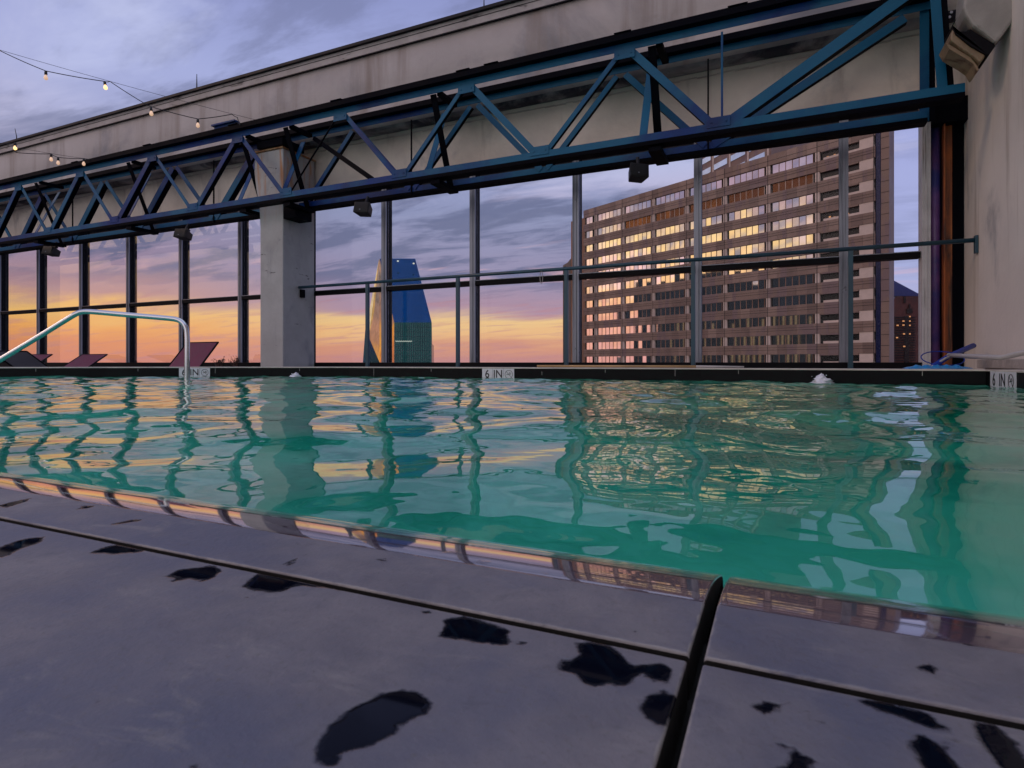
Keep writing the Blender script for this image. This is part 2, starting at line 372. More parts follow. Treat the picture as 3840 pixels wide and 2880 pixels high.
for _ in range(46):      # loose drops
    cx_, cy_ = _r.uniform(-.26, .06), _r.uniform(.045, .116); r_ = _r.choice((.0003, .0004, .0006, .0008)); el = _r.uniform(.6, 1.8)
    PUD.append(np.array([(cx_+r_*el*math.cos(q)*_r.uniform(.8, 1.2), cy_+r_*math.sin(q)*_r.uniform(.8, 1.2)) for q in np.linspace(0, 2*math.pi, 8, endpoint=False)]))
def sdf(px, py):
    """signed distance to the nearest splash outline, metres (negative inside)"""
    best = np.full(px.shape, .02)
    for pl in PUD:
        lo_, hi_ = pl.min(0)-.012, pl.max(0)+.012
        k = (px > lo_[0]) & (px < hi_[0]) & (py > lo_[1]) & (py < hi_[1])
        if not k.any(): continue
        x, y = px[k], py[k]; d = np.full(x.shape, 1.0); ins = np.zeros(x.shape, bool)
        for i in range(len(pl)):
            a_, b_ = pl[i-1], pl[i]; ab = b_-a_
            t_ = np.clip(((x-a_[0])*ab[0] + (y-a_[1])*ab[1])/(ab@ab+1e-12), 0, 1)
            d = np.minimum(d, np.hypot(x-a_[0]-t_*ab[0], y-a_[1]-t_*ab[1]))
            if ab[1] != 0:
                c = ((a_[1] > y) != (b_[1] > y)) & (x < ab[0]*(y-a_[1])/ab[1] + a_[0]); ins ^= c
        best[k] = np.minimum(best[k], np.where(ins, -d, d))
    return best
dv, df, dw, dg, dsk, dr = [], [], [], [], [], []
def tile(x0, x1, y0, y1, sx_, sy_, nose=False):
    def ax(a_, b_, st_, ends):
        n = max(2, int((b_-a_)/st_)); c = np.linspace(a_, b_, n+1)
        e_ = [a_+k for k in (.00008, .0002, .00035, .0005, .0012)]; g_ = [b_-k for k in (.0012, .0005, .00035, .0002, .00008)]
        return np.unique(np.round(np.concatenate([c, e_, g_]), 6))
    xs = ax(x0, x1, sx_, 1)
    if nose:
        ys = ax(y0, YN-.0042, sy_, 1)
        ys = np.unique(np.concatenate([ys[ys < YN-.0042], YN-.0042*np.cos(np.linspace(0, 1, 12)*math.pi/2)**1.0]))
    else: ys = ax(y0, y1, sy_, 1)
    GX, GY = np.meshgrid(xs, ys, indexing='ij')
    def edge(d): return -np.where(d < .0005, .0005 - np.sqrt(np.maximum(0, .0005**2-(.0005-np.minimum(d, .0005))**2)), 0)
    Z = edge(GX-x0) + edge(x1-GX) + edge(GY-y0)
    if nose:
        s_ = np.maximum(0, GY-.1195); Z = Z - .05*np.maximum(0, s_-.0008) - s_**2/(2*.138)
        q = np.clip((GY-(YN-.0042))/.0042, 0, 1); Z = Z - .0055*(1-np.sqrt(np.maximum(0, 1-q**2)))
        G = np.clip((GY-.1185)/.002, 0, 1)
    else:
        Z = Z + edge(y1-GY); G = np.zeros_like(GX)
    Z = Z + .00006*np.sin(GX*63+GY*40)*np.cos(GY*71-GX*22)
    nx, ny = GX.shape; b = len(dv)
    vs = np.stack([GX.ravel(), GY.ravel(), Z.ravel()], 1)
    idx = b + np.arange(nx*ny).reshape(nx, ny)
    f = np.stack([idx[:-1, :-1], idx[1:, :-1], idx[1:, 1:], idx[:-1, 1:]], -1).reshape(-1, 4)
    dv.extend(map(tuple, vs)); df.extend(map(tuple, f.tolist()))
    dw.extend(sdf(GX.ravel(), GY.ravel())); dg.extend(G.ravel())
    rd = np.minimum(np.minimum(GX-x0, x1-GX), GY-y0)
    if not nose: rd = np.minimum(rd, y1-GY)
    dr.extend(rd.ravel())
    # skirts down
    rim = list(idx[:, 0]) + list(idx[-1, 1:]) + list(idx[::-1, -1][1:]) + list(idx[0, ::-1][1:-1])
    n0 = len(dv)
    for i in rim:
        p = dv[i]; dv.append((p[0], p[1], -.009 if not (nose and p[1] > YN-.003) else -.03)); dw.append(.02); dg.append(0); dr.append(0)
    m = len(rim)
    for i in range(m): dsk.append(len(df)); df.append((rim[i], n0+i, n0+(i+1) % m, rim[(i+1) % m]))
XJ = -.0118
g = .00115
tile(XJ+g, XJ+.36, YJ+g, YN, .0016, .0014, True)
tile(XJ-.42, XJ-g, YJ+g, YN, .0016, .0014, True)
for k in range(1, 14): tile(XJ-.42-.36*k+2*g, XJ-.42-.36*(k-1), YJ+g, YN, .02, .002, True)
tile(XJ+g, XJ+.36, -.3, YJ-g, .0018, .0018)
tile(XJ-.42, XJ-g, -.3, YJ-g, .0018, .0018)
for k in range(1, 14): tile(XJ-.42-.36*k+2*g, XJ-.42-.36*(k-1), -.3, YJ-g, .03, .03)
me = bpy.data.meshes.new('pool_deck'); me.from_pydata(dv, [], df); me.update()
me.polygons.foreach_set('use_smooth', [True]*len(me.polygons))
for nm, arr in (('wet', dw), ('gloss', dg), ('rim', dr)):
    at_ = me.attributes.new(nm, 'FLOAT', 'POINT'); at_.data.foreach_set('value', np.array(arr, dtype=np.float32))
deck = bpy.data.objects.new('pool_deck', me); S.collection.objects.link(deck)
tag(deck, 'wet grey stone tiles with splashes in the foreground', kind='structure')
D = bpy.data.materials.new('deck_tile'); D.use_nodes = True; t = NT(D.node_tree); p = D.node_tree.nodes['Principled BSDF']
oc = t.n('ShaderNodeTexCoord').outputs['Object']
aw = t.n('ShaderNodeAttribute', attribute_name='wet').outputs['Fac']; ag = t.n('ShaderNodeAttribute', attribute_name='gloss').outputs['Fac']
nz = t.noise(oc, 300, 4, .6); nz2 = t.noise(t.mapping(oc, (1, 1, 1)), 55, 6, .65, .4); nz3 = t.noise(oc, 16, 4, .6); spk = t.noise(oc, 900, 3, .6)
d1 = t.m('ADD', aw, t.m('MULTIPLY', t.m('SUBTRACT', nz, .5), .0022)); d1 = t.m('ADD', d1, t.m('MULTIPLY', t.m('SUBTRACT', nz2, .5), .0022))
wet = t.mr(d1, -.0005, .0004, 1, 0)
damp = t.m('MULTIPLY', t.mr(d1, .0, .004, 1, 0), t.mr(nz2, .42, .58))
base = t.mix(t.mr(nz2, .3, .7), (.135, .130, .158), (.205, .192, .215))
base = t.mix(t.mr(nz3, .4, .65), base, (.10, .108, .165))
nz4 = t.noise(oc, 120, 6, .7, .8); nz5 = t.noise(t.mapping(oc, (1, 2.2, 1), (0, 0, .5)), 34, 7, .7, 1.2)
base = t.mix(t.m('MULTIPLY', t.mr(nz4, .55, .72), .35), base, (.06, .062, .08))
base = t.mix(t.m('MULTIPLY', t.mr(nz5, .54, .70), .5), base, (.25, .24, .245))
base = t.mix(t.m('MULTIPLY', t.mr(spk, .58, .70), .55), base, (.12, .115, .12))
base = t.mix(t.m('MULTIPLY', damp, .5), base, (.15, .145, .17))
ar = t.n('ShaderNodeAttribute', attribute_name='rim').outputs['Fac']
chip = t.m('MULTIPLY', t.mr(t.m('ADD', ar, t.m('MULTIPLY', t.m('SUBTRACT', nz, .5), .0012)), .0002, .0006, 1, 0), t.mr(nz5, .36, .56))
base = t.mix(t.m('MULTIPLY', chip, .6), base, (.36, .34, .32))
base = t.mix(wet, base, (.003, .004, .010))
glf = t.m('MULTIPLY', t.mr(t.m('ADD', ag, t.m('MULTIPLY', t.m('SUBTRACT', nz2, .5), .9)), .3, .6), 1.0)
base = t.mix(t.m('MULTIPLY', glf, .93), base, (.10, .075, .10))
t.l(base, p.inputs['Base Color'])
rg = t.mr(nz2, .3, .7, .40, .52, False)
rg = t.m('MULTIPLY', rg, t.m('SUBTRACT', 1.0, t.m('MULTIPLY', t.m('MAXIMUM', wet, glf), .93)))
t.l(rg, p.inputs['Roughness']); t.l(t.m('SUBTRACT', .5, t.m('MULTIPLY', wet, .42)), p.inputs['Specular IOR Level'])
p.inputs['IOR'].default_value = 1.5
t.l(t.m('MULTIPLY', glf, 1.0), p.inputs['Coat Weight']); p.inputs['Coat IOR'].default_value = 1.5; p.inputs['Coat Roughness'].default_value = .06
bm = t.n('ShaderNodeBump'); bm.inputs['Strength'].default_value = .8; bm.inputs['Distance'].default_value = .0004
hgt = t.m('MULTIPLY', t.m('ADD', t.m('MULTIPLY', nz, .6), t.m('MULTIPLY', spk, .3)), t.m('SUBTRACT', 1.0, t.m('MAXIMUM', wet, glf)))
t.l(hgt, bm.inputs['Height'])
bm2 = t.n('ShaderNodeBump'); bm2.inputs['Strength'].default_value = .35; bm2.inputs['Distance'].default_value = .00018
t.l(t.mr(d1, -.0010, .0003, 1, 0), bm2.inputs['Height']); t.l(bm.outputs[0], bm2.inputs['Normal']); t.l(bm2.outputs[0], p.inputs['Normal'])
me.materials.append(D); me.materials.append(M['grout'])
for i in dsk: me.polygons[i].material_index = 1; me.polygons[i].use_smooth = False

gb = MB(); gb.box(-9.5, 1.9, -4, .118, -.06, -.0075); gb.box(-9.5, 1.9, .1182, YN-.006, -.06, -.024); gb.box(-9.5, 1.9, -4, YN-.012, -.2, -.0602)
tag(gb.build('grout_bed', M['grout']), 'dark grout and mortar under the near tiles', kind='structure')
bd = MB(); bd.box(-9.5, 3.5, -14, -.3, -.05, -.003); bd.box(.36+XJ, 3.5, -.3, YN, -.05, -.002)
tag(bd.build('deck', M['terrace']), 'plain deck behind the near tiles', kind='structure')

# --- basin
b = MB()
pts = [(-9.2, YN+.0), *FAR[0:], (XR, YN)]
n = len(pts)
for i in range(n-1):
    (x0, y0), (x1, y1) = pts[i], pts[i+1]
    b.add([(x0, y0, -2.6), (x1, y1, -2.6), (x1, y1, -.20), (x0, y0, -.20)], [(0, 1, 2, 3)])
b.add([(XR, YN, -2.6), (-9.2, YN, -2.6), (-9.2, YN, -.03), (XR, YN, -.03)], [(0, 1, 2, 3)])
def fz(y): return -.85 - .30*max(0, y-.6)
for (xa, ya), (xb, yb) in zip(FAR[:-1], FAR[1:]):
    for q in range(12):
        f0, f1 = q/12, (q+1)/12
        vv = [(xa, YN+(ya-YN)*f0), (xb, YN+(yb-YN)*f0), (xb, YN+(yb-YN)*f1), (xa, YN+(ya-YN)*f1)]
        b.add([(x, y, fz(y)) for x, y in vv], [(0, 1, 2, 3)])
tag(b.build('pool_basin', M['basin']), kind='structure')

# --- black waterline tiles and far coping (polyline with outward offset)
def offset(pl, d):
    out = []
    for i, q in enumerate(pl):
        a_ = Vector(pl[max(i-1, 0)]); c = Vector(pl[min(i+1, len(pl)-1)]); t_ = (c-a_).normalized()
        out.append((q[0]-t_.y*d, q[1]+t_.x*d))
    return out
rim = FAR[:]
b = MB()
ofs = offset(rim, .02)
for i in range(len(rim)-1):
    A0, A1, B0, B1 = rim[i], rim[i+1], ofs[i], ofs[i+1]
    b.add([(*A0, -.20), (*A1, -.20), (*A1, -.011), (*A0, -.011)], [(0, 1, 2, 3)])
b.add([(XR, 4.92, -.20), (XR, YN, -.20), (XR, YN, -.011), (XR, 4.92, -.011)], [(0, 1, 2, 3)])
b.add([(-9.2, YN, -.20), (-9.2, 2.1, -.20), (-9.2, 2.1, -.011), (-9.2, YN, -.011)], [(0, 1, 2, 3)])
tag(b.build('waterline_tiles', M['blacktile']), 'black glazed tile band above the water', kind='structure')
b = MB()      # pale vertical joints
for i in range(len(rim)-1):
    A0, A1 = Vector((*rim[i], 0)), Vector((*rim[i+1], 0)); L_ = (A1-A0).length; tt = (A1-A0).normalized(); nn = Vector((tt.y, -tt.x, 0))
    k = .31
    while k < L_-.1:
        c = A0+tt*k+nn*.0012
        b.ob(c+Vector((0, 0, -.03 if random.random() < .6 else -.055)), tt*.0016, nn*.001, Vector((0, 0, .016 if random.random() < .6 else .04))); k += .62
tag(b.build('tile_joints', M['paleline']), kind='structure')
b = MB()
inn = offset(rim, -.006); out = offset(rim, .36)
for i in range(len(rim)-1):
    q = [inn[i], inn[i+1], out[i+1], out[i]]
    vs = [(*c, -.011) for c in q] + [(*c, 0) for c in q]
    b.add(vs, [(3, 2, 1, 0), (4, 5, 6, 7), (0, 1, 5, 4), (1, 2, 6, 5), (2, 3, 7, 6), (3, 0, 4, 7)])
vs = [(XR-.006, YN, -.011), (XR+.46, YN, -.011), (XR+.46, 5.4, -.011), (XR-.006, 4.92, -.011)]
vs += [(x, y, -.0005) for x, y, z in vs]
b.add(vs, [(3, 2, 1, 0), (4, 5, 6, 7), (0, 1, 5, 4), (1, 2, 6, 5), (2, 3, 7, 6), (3, 0, 4, 7)])
tag(b.build('far_coping', M['coping'], bevel=.002), 'pale stone coping along the far edge', kind='structure')
b = MB()
for i in range(len(rim)-1):
    A0, A1, B0, B1 = ofs[i], ofs[i+1], offset(rim, .35)[i], offset(rim, .35)[i+1]
    q = [A0, A1, B1, B0]; vs = [(*c, -1.6) for c in q] + [(*c, -.0112) for c in q]
    b.add(vs, [(3, 2, 1, 0), (4, 5, 6, 7), (0, 1, 5, 4), (1, 2, 6, 5), (2, 3, 7, 6), (3, 0, 4, 7)])
tag(b.build('pool_wall', M['terrace']), kind='structure')
b = MB(); b.box(-17, 4, 2.2, 7.5, -.45, -.36)
bo = b.build('terrace', M['terrace'])
# cut the pool out of the terrace: rebuild as strips outside the far edge
bpy.data.objects.remove(bo)
b = MB(); o35 = offset(rim, .35)
for i in range(len(rim)-1):
    b.add([(*o35[i], -.36), (*o35[i+1], -.36), (o35[i+1][0], 7.5, -.36), (o35[i][0], 7.5, -.36)], [(0, 1, 2, 3)])
b.add([(-17, -4, -.36), (o35[0][0]-.02, -4, -.36), (o35[0][0]-.02, 7.5, -.36), (-17, 7.5, -.36)], [(0, 1, 2, 3)])
b.box(o35[-1][0], 4, 5.2, 7.5, -.45, -.36)
tag(b.build('terrace_floor', M['terrace']), 'low terrace between the pool and the windows', kind='structure')
b = MB(); b.add([(-9000, -9000, -95), (9000, -9000, -95), (9000, 9000, -95), (-9000, 9000, -95)], [(0, 1, 2, 3)])
tag(b.build('ground', M['ground']), 'city ground far below', kind='structure')

# --- water: wave mesh
rng = np.random.default_rng(5)
NX, NY = 820, 520
xs = np.concatenate([np.linspace(-9.23, -4.2, 260, endpoint=False), np.linspace(-4.2, XR+.03, NX-260)])
ts = np.linspace(0, 1, NY)**1.35
YF = np.array([yfar(x) for x in xs])
GX = np.repeat(xs[:, None], NY, 1); GY = (YN-.03) + (YF[:, None]+.03-YN+.03)*ts[None, :]
Z = np.zeros_like(GX)
for i in range(64):
    lam = float(np.exp(rng.uniform(math.log(.075), math.log(.95))))
    th = rng.uniform(0, 2*math.pi); k = 2*math.pi/lam
    # steep little ripples along the far side, long soft swells close to the lens
    farw = np.clip((GY-.6)/3.2, 0, 1)
    sl = .0165 if lam > .3 else .0098
    w_ = (.25+.95*farw) if lam < .16 else ((.45+.75*farw) if lam < .3 else (.8+.2*farw))
    amp = sl/k
    ph = rng.uniform(0, 6.28)
    Z += amp*w_*np.sin(k*(math.cos(th)*GX+math.sin(th)*GY)+ph + .6*np.sin(k*.31*(GX*math.sin(th*1.7)+GY*math.cos(th*2.3))))
for (cx_, cy_, am) in ((atZ(3080, 1425, WZ).x, 4.85, .006), (atZ(1110, 1412, WZ).x, 4.9, .004)):
    rr = np.hypot(GX-cx_, GY-cy_); Z += am*np.exp(-rr/.35)*np.sin(rr*2*math.pi/.11)
Z += WZ
vs = np.stack([GX.ravel(), GY.ravel(), Z.ravel()], 1)
idx = np.arange(NX*NY).reshape(NX, NY)
f = np.stack([idx[:-1, :-1], idx[1:, :-1], idx[1:, 1:], idx[:-1, 1:]], -1).reshape(-1, 4)
rimi = np.concatenate([idx[:, 0], idx[-1, 1:], idx[::-1, -1][1:], idx[0, ::-1][1:-1]])
low = vs[rimi].copy(); low[:, 2] = -2.8; nv = len(vs); vs = np.vstack([vs, low, [[-4, 2.4, -2.8]]]); m_ = len(rimi)
ii = np.arange(m_); jj = (ii+1) % m_
f = np.vstack([f, np.stack([rimi[ii], nv+ii, nv+jj, rimi[jj]], -1)])
tri = np.stack([nv+jj, nv+ii, np.full(m_, nv+m_)], -1)
me = bpy.data.meshes.new('water'); me.vertices.add(len(vs)); me.vertices.foreach_set('co', vs.ravel().astype(np.float32))
me.loops.add(f.size+tri.size); me.loops.foreach_set('vertex_index', np.concatenate([f.ravel(), tri.ravel()]).astype(np.int32))
me.polygons.add(len(f)+len(tri)); me.polygons.foreach_set('loop_start', np.concatenate([np.arange(len(f))*4, f.size+np.arange(len(tri))*3]).astype(np.int32)); me.update(calc_edges=True); me.validate()
me.polygons.foreach_set('use_smooth', [True]*((NX-1)*(NY-1)) + [False]*(len(f)-(NX-1)*(NY-1)+len(tri)))
water = bpy.data.objects.new('water', me); S.collection.objects.link(water); tag(water, 'rippled green pool water', kind='structure')
WM = bpy.data.materials.new('pool_water'); WM.use_nodes = True; t = NT(WM.node_tree); WM.node_tree.nodes.clear()
rf = t.n('ShaderNodeBsdfRefraction'); rf.inputs['IOR'].default_value = 1.33; rf.inputs['Roughness'].default_value = 0; rf.inputs[0].default_value = (.95, 1, 1, 1)
gl = t.n('ShaderNodeBsdfGlossy'); gl.inputs['Roughness'].default_value = .0; gl.inputs[0].default_value = (1, 1, 1, 1)
fr = t.n('ShaderNodeFresnel'); fr.inputs[0].default_value = 1.33
mx = t.n('ShaderNodeMixShader'); t.l(fr.outputs[0], mx.inputs[0]); t.l(rf.outputs[0], mx.inputs[1]); t.l(gl.outputs[0], mx.inputs[2])
oc = t.n('ShaderNodeTexCoord').outputs['Object']
bm = t.n('ShaderNodeBump'); bm.inputs['Strength'].default_value = .25; bm.inputs['Distance'].default_value = .01
t.l(t.noise(oc, 9, 2, .4), bm.inputs['Height'])
for nn in (rf, gl, fr): t.l(bm.outputs[0], nn.inputs['Normal'])
o_ = t.n('ShaderNodeOutputMaterial'); t.l(mx.outputs[0], o_.inputs[0]); me.materials.append(WM)
va = t.n('ShaderNodeVolumeAbsorption'); va.inputs['Color'].default_value = (.04, .905, .80, 1); va.inputs['Density'].default_value = .72; t.l(va.outputs[0], o_.inputs['Volume'])

# ================================================================ WINDOW WALL
YW, ZT, ZB = 7.0, 2.63, -.36
MX = [YW*(.0899-.2095*k) for k in range(0, 16)]       # mullion lines, right to left
PX0, PX1 = -6.94, -6.49                              # the pillar
def mullion(parent, x):
    b = MB(); b.box(x-.035, x+.035, YW+.012, YW+.15, ZB, ZT)
    m_ = b.build('mullion', M['black'], parent, bevel=.003)
    c = MB(); c.box(x-.042, x+.042, YW-.012, YW+.010, ZB, ZT); c.box(x-.012, x+.012, YW-.024, YW-.0125, ZB, ZT)
    c.build('cover_cap', M['alu'], m_, bevel=.002)
def glazing(name, label, xs_, x_l, x_r):
    t_ = thing(name, label, 'glass wall', ((x_l+x_r)/2, YW, ZB))
    for x in xs_: mullion(t_, x)
    ed = sorted([x_l] + list(xs_) + [x_r])
    for a_, c in zip(ed[:-1], ed[1:]):
        if c-a_ < .1: continue
        x0 = a_ + (.0425 if a_ in xs_ else .001); x1 = c - (.0425 if c in xs_ else .001)
        g_ = MB(); g_.box(x0, x1, YW+.045, YW+.053, 1.165, ZT); g_.build('glass_pane', M['glass'], t_)
        g_ = MB(); g_.box(x0, x1, YW+.045, YW+.053, ZB, 1.095); g_.build('glass_pane', M['glass'], t_)
        r_ = MB(); r_.box(x0, x1, YW+.0, YW+.13, 1.10, 1.155); tr_ = r_.build('transom', M['black'], t_, bevel=.002)
        r_ = MB(); r_.box(x0, x1, YW-.004, YW+.04, 1.156, 1.164); r_.build('glazing_bead', M['alu'], tr_)
    s_ = MB(); s_.box(x_l, x_r, YW-.06, YW+.2, ZB-.02, .050); s_.build('sill', M['black'], t_, bevel=.003)
    h_ = MB(); h_.box(x_l, x_r, YW-.01, YW+.16, ZT+.001, ZT+.05); h_.build('head_frame', M['black'], t_)
    return t_
glazing('glass_wall', 'long glass wall left of the concrete pillar, orange sunset behind its narrow panes', [x for x in MX if x < -7], MX[-1]-1.4, PX0-.002)
gr = glazing('glass_wall', 'tall glass wall right of the concrete pillar, with the towers behind its wide panes', [x for x in MX if x > -6.8], -6.80, 1.30)
j = MB(); j.box(1.302, 1.375, YW-.05, YW+.12, ZB, ZT+.02); j.box(1.32, 1.345, YW-.06, YW-.051, ZB, ZT+.02)
j.build('end_jamb', mk('jamb', (.5, .49, .49), .5, var=.15, vs=4, bump=.3, bs=30, streak=(30, 30, .8), scol=(.15, .13, .12), srange=(.56, .7)), gr, bevel=.003)

# ================================================================ FASCIA
fw = thing('fascia_wall', 'long stained plaster fascia running above the windows, dark capped top edge', 'wall', (-6, 6.8, 2.6))
XL, XE = -19.0, 1.66
def sweep_profile(prof, name, mat, parent, x0=XL, x1=XE, step=.12, wob=0.0, smooth=True):
    """open profile [(y,z)] swept along x with a little wobble"""
    b = MB(); n_ = int((x1-x0)/step); m_ = len(prof); vs = []; rnd = random.Random(len(name))
    w1 = [rnd.uniform(-1, 1) for _ in range(n_+1)]
    for i in range(n_+1):
        x = x0+(x1-x0)*i/n_
        for k, (y, z) in enumerate(prof):
            q = wob*(.6*w1[i] + math.sin(x*3.1+k)*.5 + math.sin(x*7.7+k*2)*.3)
            vs.append((x, y+q*.6, z+q if 0 < k < m_-1 else z))
    fs = [(i*m_+k, (i+1)*m_+k, (i+1)*m_+k+1, i*m_+k+1) for i in range(n_) for k in range(m_-1)]
    b.add(vs, fs); return b.build(name, mat, parent, smooth=smooth)
cv = [(6.938, 3.352), (6.88, 3.338), (6.80, 3.334), (6.755, 3.342), (6.73, 3.368)]
up = [(6.73, 3.368), (6.715, 3.41), (6.71, 3.47), (6.72, 3.58), (6.775, 3.74), (6.80, 3.86), (6.81, 4.0), (6.81, 4.50), (7.6, 4.50)]
sweep_profile(up, 'upper_panel', M['plaster'], fw, step=.25, wob=.002)
sweep_profile(cv, 'stained_cove', M['cove'], fw, step=.25, wob=.002)  # grey cove strip with near-black noise blotches
sweep_profile([(7.0, 2.665), (6.985, 2.70), (6.98, 2.75), (6.975, 3.0), (6.965, 3.26), (6.955, 3.31), (6.94, 3.33), (6.942, 3.353)], 'lower_panel', M['panel'], fw, step=.10, wob=.004)
b = MB(); b.box(XL, XE, 6.99, 7.5, 2.69, 4.5); b.build('backing', M['terrace'], fw)
b = MB(); rnd = random.Random(3)       # cracked seam along the joint
x = XL
while x < XE-.12:
    l = rnd.uniform(.06, .22); z = 3.30+rnd.uniform(-.008, .008)
    b.ob((x+l/2, 6.955, z), (l/2*.98, 0, rnd.uniform(-.003, .003)), (0, .012, 0), (0, 0, rnd.uniform(.003, .008))); x += l
b.build('seam', mk('seam_plaster', (.58, .52, .47), .8, bump=.5, bs=60), fw)
b = MB(); x = XL
while x < XE-.1:
    l = rnd.uniform(.03, .14); z0 = 2.62+rnd.uniform(-.006, .008)
    b.box(x, x+l*.999, 6.90+rnd.uniform(-.012, .012), 7.02, z0, 2.655+rnd.uniform(0, .014)); x += l
b.build('rusted_edge', M['rust'], fw)
b = MB(); b.box(XL, XE, 6.785, 6.809, 4.485, 4.628); b.build('trim', M['trimstrip'], fw)
b = MB(); b.box(XL, XE, 6.775, 6.808, 4.470, 4.482); b.box(XL, XE, 6.74, 7.6, 4.63, 4.67); b.box(XL, XE, 6.779, 6.7845, 4.575, 4.581); b.build('cap', M['cap'], fw)
for k, (u, v0, v1) in enumerate(((62, 482, 560), (738, 278, 352), (1815, -8, 44))):
    p0 = atY(u, v1, 6.9); p1 = atY(u-6 if k == 0 else u, v0, 6.9); p0.z = 4.672
    tr_ = thing('lightning_rod', ['bent lightning rod standing on the far left end of the roof cap', 'lightning rod on the roof cap above the string light bulbs',
                                  'lightning rod on the roof cap at the top edge of the photo'][k], 'lightning rod', p0, 'lightning rods on the roof cap')
    b = MB(); mid = p0.lerp(p1, .45)+Vector((.03, 0, 0)) if k == 0 else p0.lerp(p1, .5); b.tube([p0, mid, p1], [.012, .009, .005], 8); b.build('rod', M['cable'], tr_, smooth=True)
    b = MB(); b.lathe(p0, [(.0, 0), (.03, 0), (.03, .03), (.014, .055), (0, .055)]); b.build('base', M['cable'], tr_, smooth=True)

# ================================================================ PILLAR
pl = thing('pillar', 'grey concrete pillar with rust streaks at its top between the two glass walls', 'pillar', (-6.7, 6.5, ZB))
b = MB()
prof = [(ZB, PX0, PX1), (1.0, PX0, PX1), (1.02, PX0+.002, PX1-.002), (2.05, PX0, PX1), (2.35, PX0-.02, PX1), (2.6, PX0-.08, PX1), (2.85, PX0-.12, PX1), (3.0, PX0-.115, PX1), (3.14, PX0-.09, PX1)]
vs = []
for z, a_, c in prof: vs += [(a_, 6.30, z), (c, 6.30, z), (c, 6.93, z), (a_, 6.93, z)]
fs = []
for i in range(len(prof)-1):
    for k in range(4): fs.append((i*4+k, i*4+(k+1) % 4, (i+1)*4+(k+1) % 4, (i+1)*4+k))
fs.append(tuple(range((len(prof)-1)*4, len(prof)*4))); b.add(vs, fs)
b.build('shaft', M['pillar'], pl, bevel=.012)
b = MB(); b.box(PX0-.10, PX1+.01, 6.28, 6.95, 3.142, 3.165); b.build('bearing_plate', M['rust'], pl, bevel=.003)
b = MB(); b.box(PX1+.001, PX1+.035, 6.62, 6.70, 1.02, 1.14); b.build('conduit_box', M['dark_and_shade'], pl, bevel=.004)

# ================================================================ TRUSS
YF_, YB_ = 6.10, 6.60
ts_ = thing('roof_truss', 'long blue painted box truss spanning the whole pool in front of the fascia', 'truss', (-6, 6.35, 2.3))
bT, tT = (2.368, 3.38), (2.33, 3.38)
def chord(y, z, top, x0, x1, w_, name='bottom_chord'):
    b = MB()
    if top:   # vertical leg hangs down, wide plate on top reaches to the front
        b.box(x0, x1, y-.004, y+.004, z-w_*.42, z+w_*.42)
        b.box(x0, x1, y-.085, y+.05, z+w_*.42+.001, z+w_*.42+.013)
        o = b.build('top_chord', M['truss'], ts_, bevel=.002)
        c = MB(); c.box(x0, x1, y-.088, y-.076, z+w_*.22, z+w_*.42+.045); c.box(x0, x1, y-.0755, y-.0045, z+w_*.22, z+w_*.42-.004)
        c.build('top_leg_shade', M['dark_and_shade'], o)  # black boxes stand in for the shaded underside of the top leg
    else:
        b.box(x0, x1, y-.004, y+.004, z-w_*.22, z+w_*.5)
        o = b.build('bottom_chord', M['truss'], ts_, bevel=.002)
        c = MB(); c.box(x0, x1, y-.006, y+.0, z-w_*.50, z-w_*.23); c.box(x0, x1, y-.005, y+.13, z-w_*.50-.012, z-w_*.50-.001); c.build('underside_shade', M['dark_and_shade'], o)  # black plates painted as the shade under the chord
    return o
chord(YF_, 3.385, True, -18, 1.40, .125)
chord(YB_, 3.405, True, -18, 1.40, .115)
chord(YF_, bT[0], False, -18, 1.447, .105)
chord(YB_, bT[0], False, -18, PX0-.01, .10); chord(YB_, bT[0], False, PX1+.01, 1.28, .10)
def diag(y, xt, xb, w_, mat='truss', fy=1, thin=False, z0=2.385, z1=3.33):
    b = MB(); p0, p1 = (xt, y+.01*fy, z1), (xb, y+.01*fy, z0)
    if thin: b.tube([p0, p1], w_/2, 8)
    else: b.angle(p0, p1, w_, Vector((-1, 0, .35) if xt > xb else (1, 0, .35)), (0, 1, 0), .008)
    b.build('diagonal', [M[mat], M['dark_and_shade']], ts_)  # second slot paints the rear leg near-black as its shade
nb = [-.53-1.90*k for k in range(9)]         # bottom nodes
tn = [-1.47-1.90*k for k in range(9)]        # top nodes
diag(YF_, 1.16, nb[0]+.05, .105, z1=3.36)
for k in range(9):
    diag(YF_, tn[k]+.06, nb[k]-.04, [.08, .075, .058, .065, .055, .065, .06, .06, .06][k])
    if k < 8: diag(YF_, tn[k]-.05, nb[k+1]+.05, [.05, .05, .024, .075, .09, .09, .09, .08, .08][k], thin=(k == 2), mat='dark_and_shade' if k == 2 else 'truss')
rb = [-.68-1.90*k for k in range(9)]; rt = [-1.63-1.90*k for k in range(9)]
diag(YB_, 1.10, rb[0]+.05, .085, fy=-1, z1=3.32)
for k in range(9):
    if abs(rb[k]+6.7) > .35: diag(YB_, rt[k]+.05, rb[k]-.03, .07, 'truss' if k % 2 else 'truss', fy=-1)
    if k < 8: diag(YB_, rt[k]-.05, rb[k+1]+.04, .06 if k < 3 else .11, 'truss', fy=-1)
for k in range(8):
    for x_, z_, h_ in ((nb[k], 2.425, .05), (tn[k]-.0, 3.30, .05)):
        b = MB(); b.ob((x_, YF_-.0075, z_), (.11, 0, 0), (0, .003, 0), (0, 0, h_)); 
        for dx in (-.07, .07): b.lathe((x_+dx, YF_-.0105, z_), [(0, -.006), (.011, -.006), (.011, .002)], 6, (0, 1, 0))
        b.build('gusset_plate', M['truss'], ts_, bevel=.002)
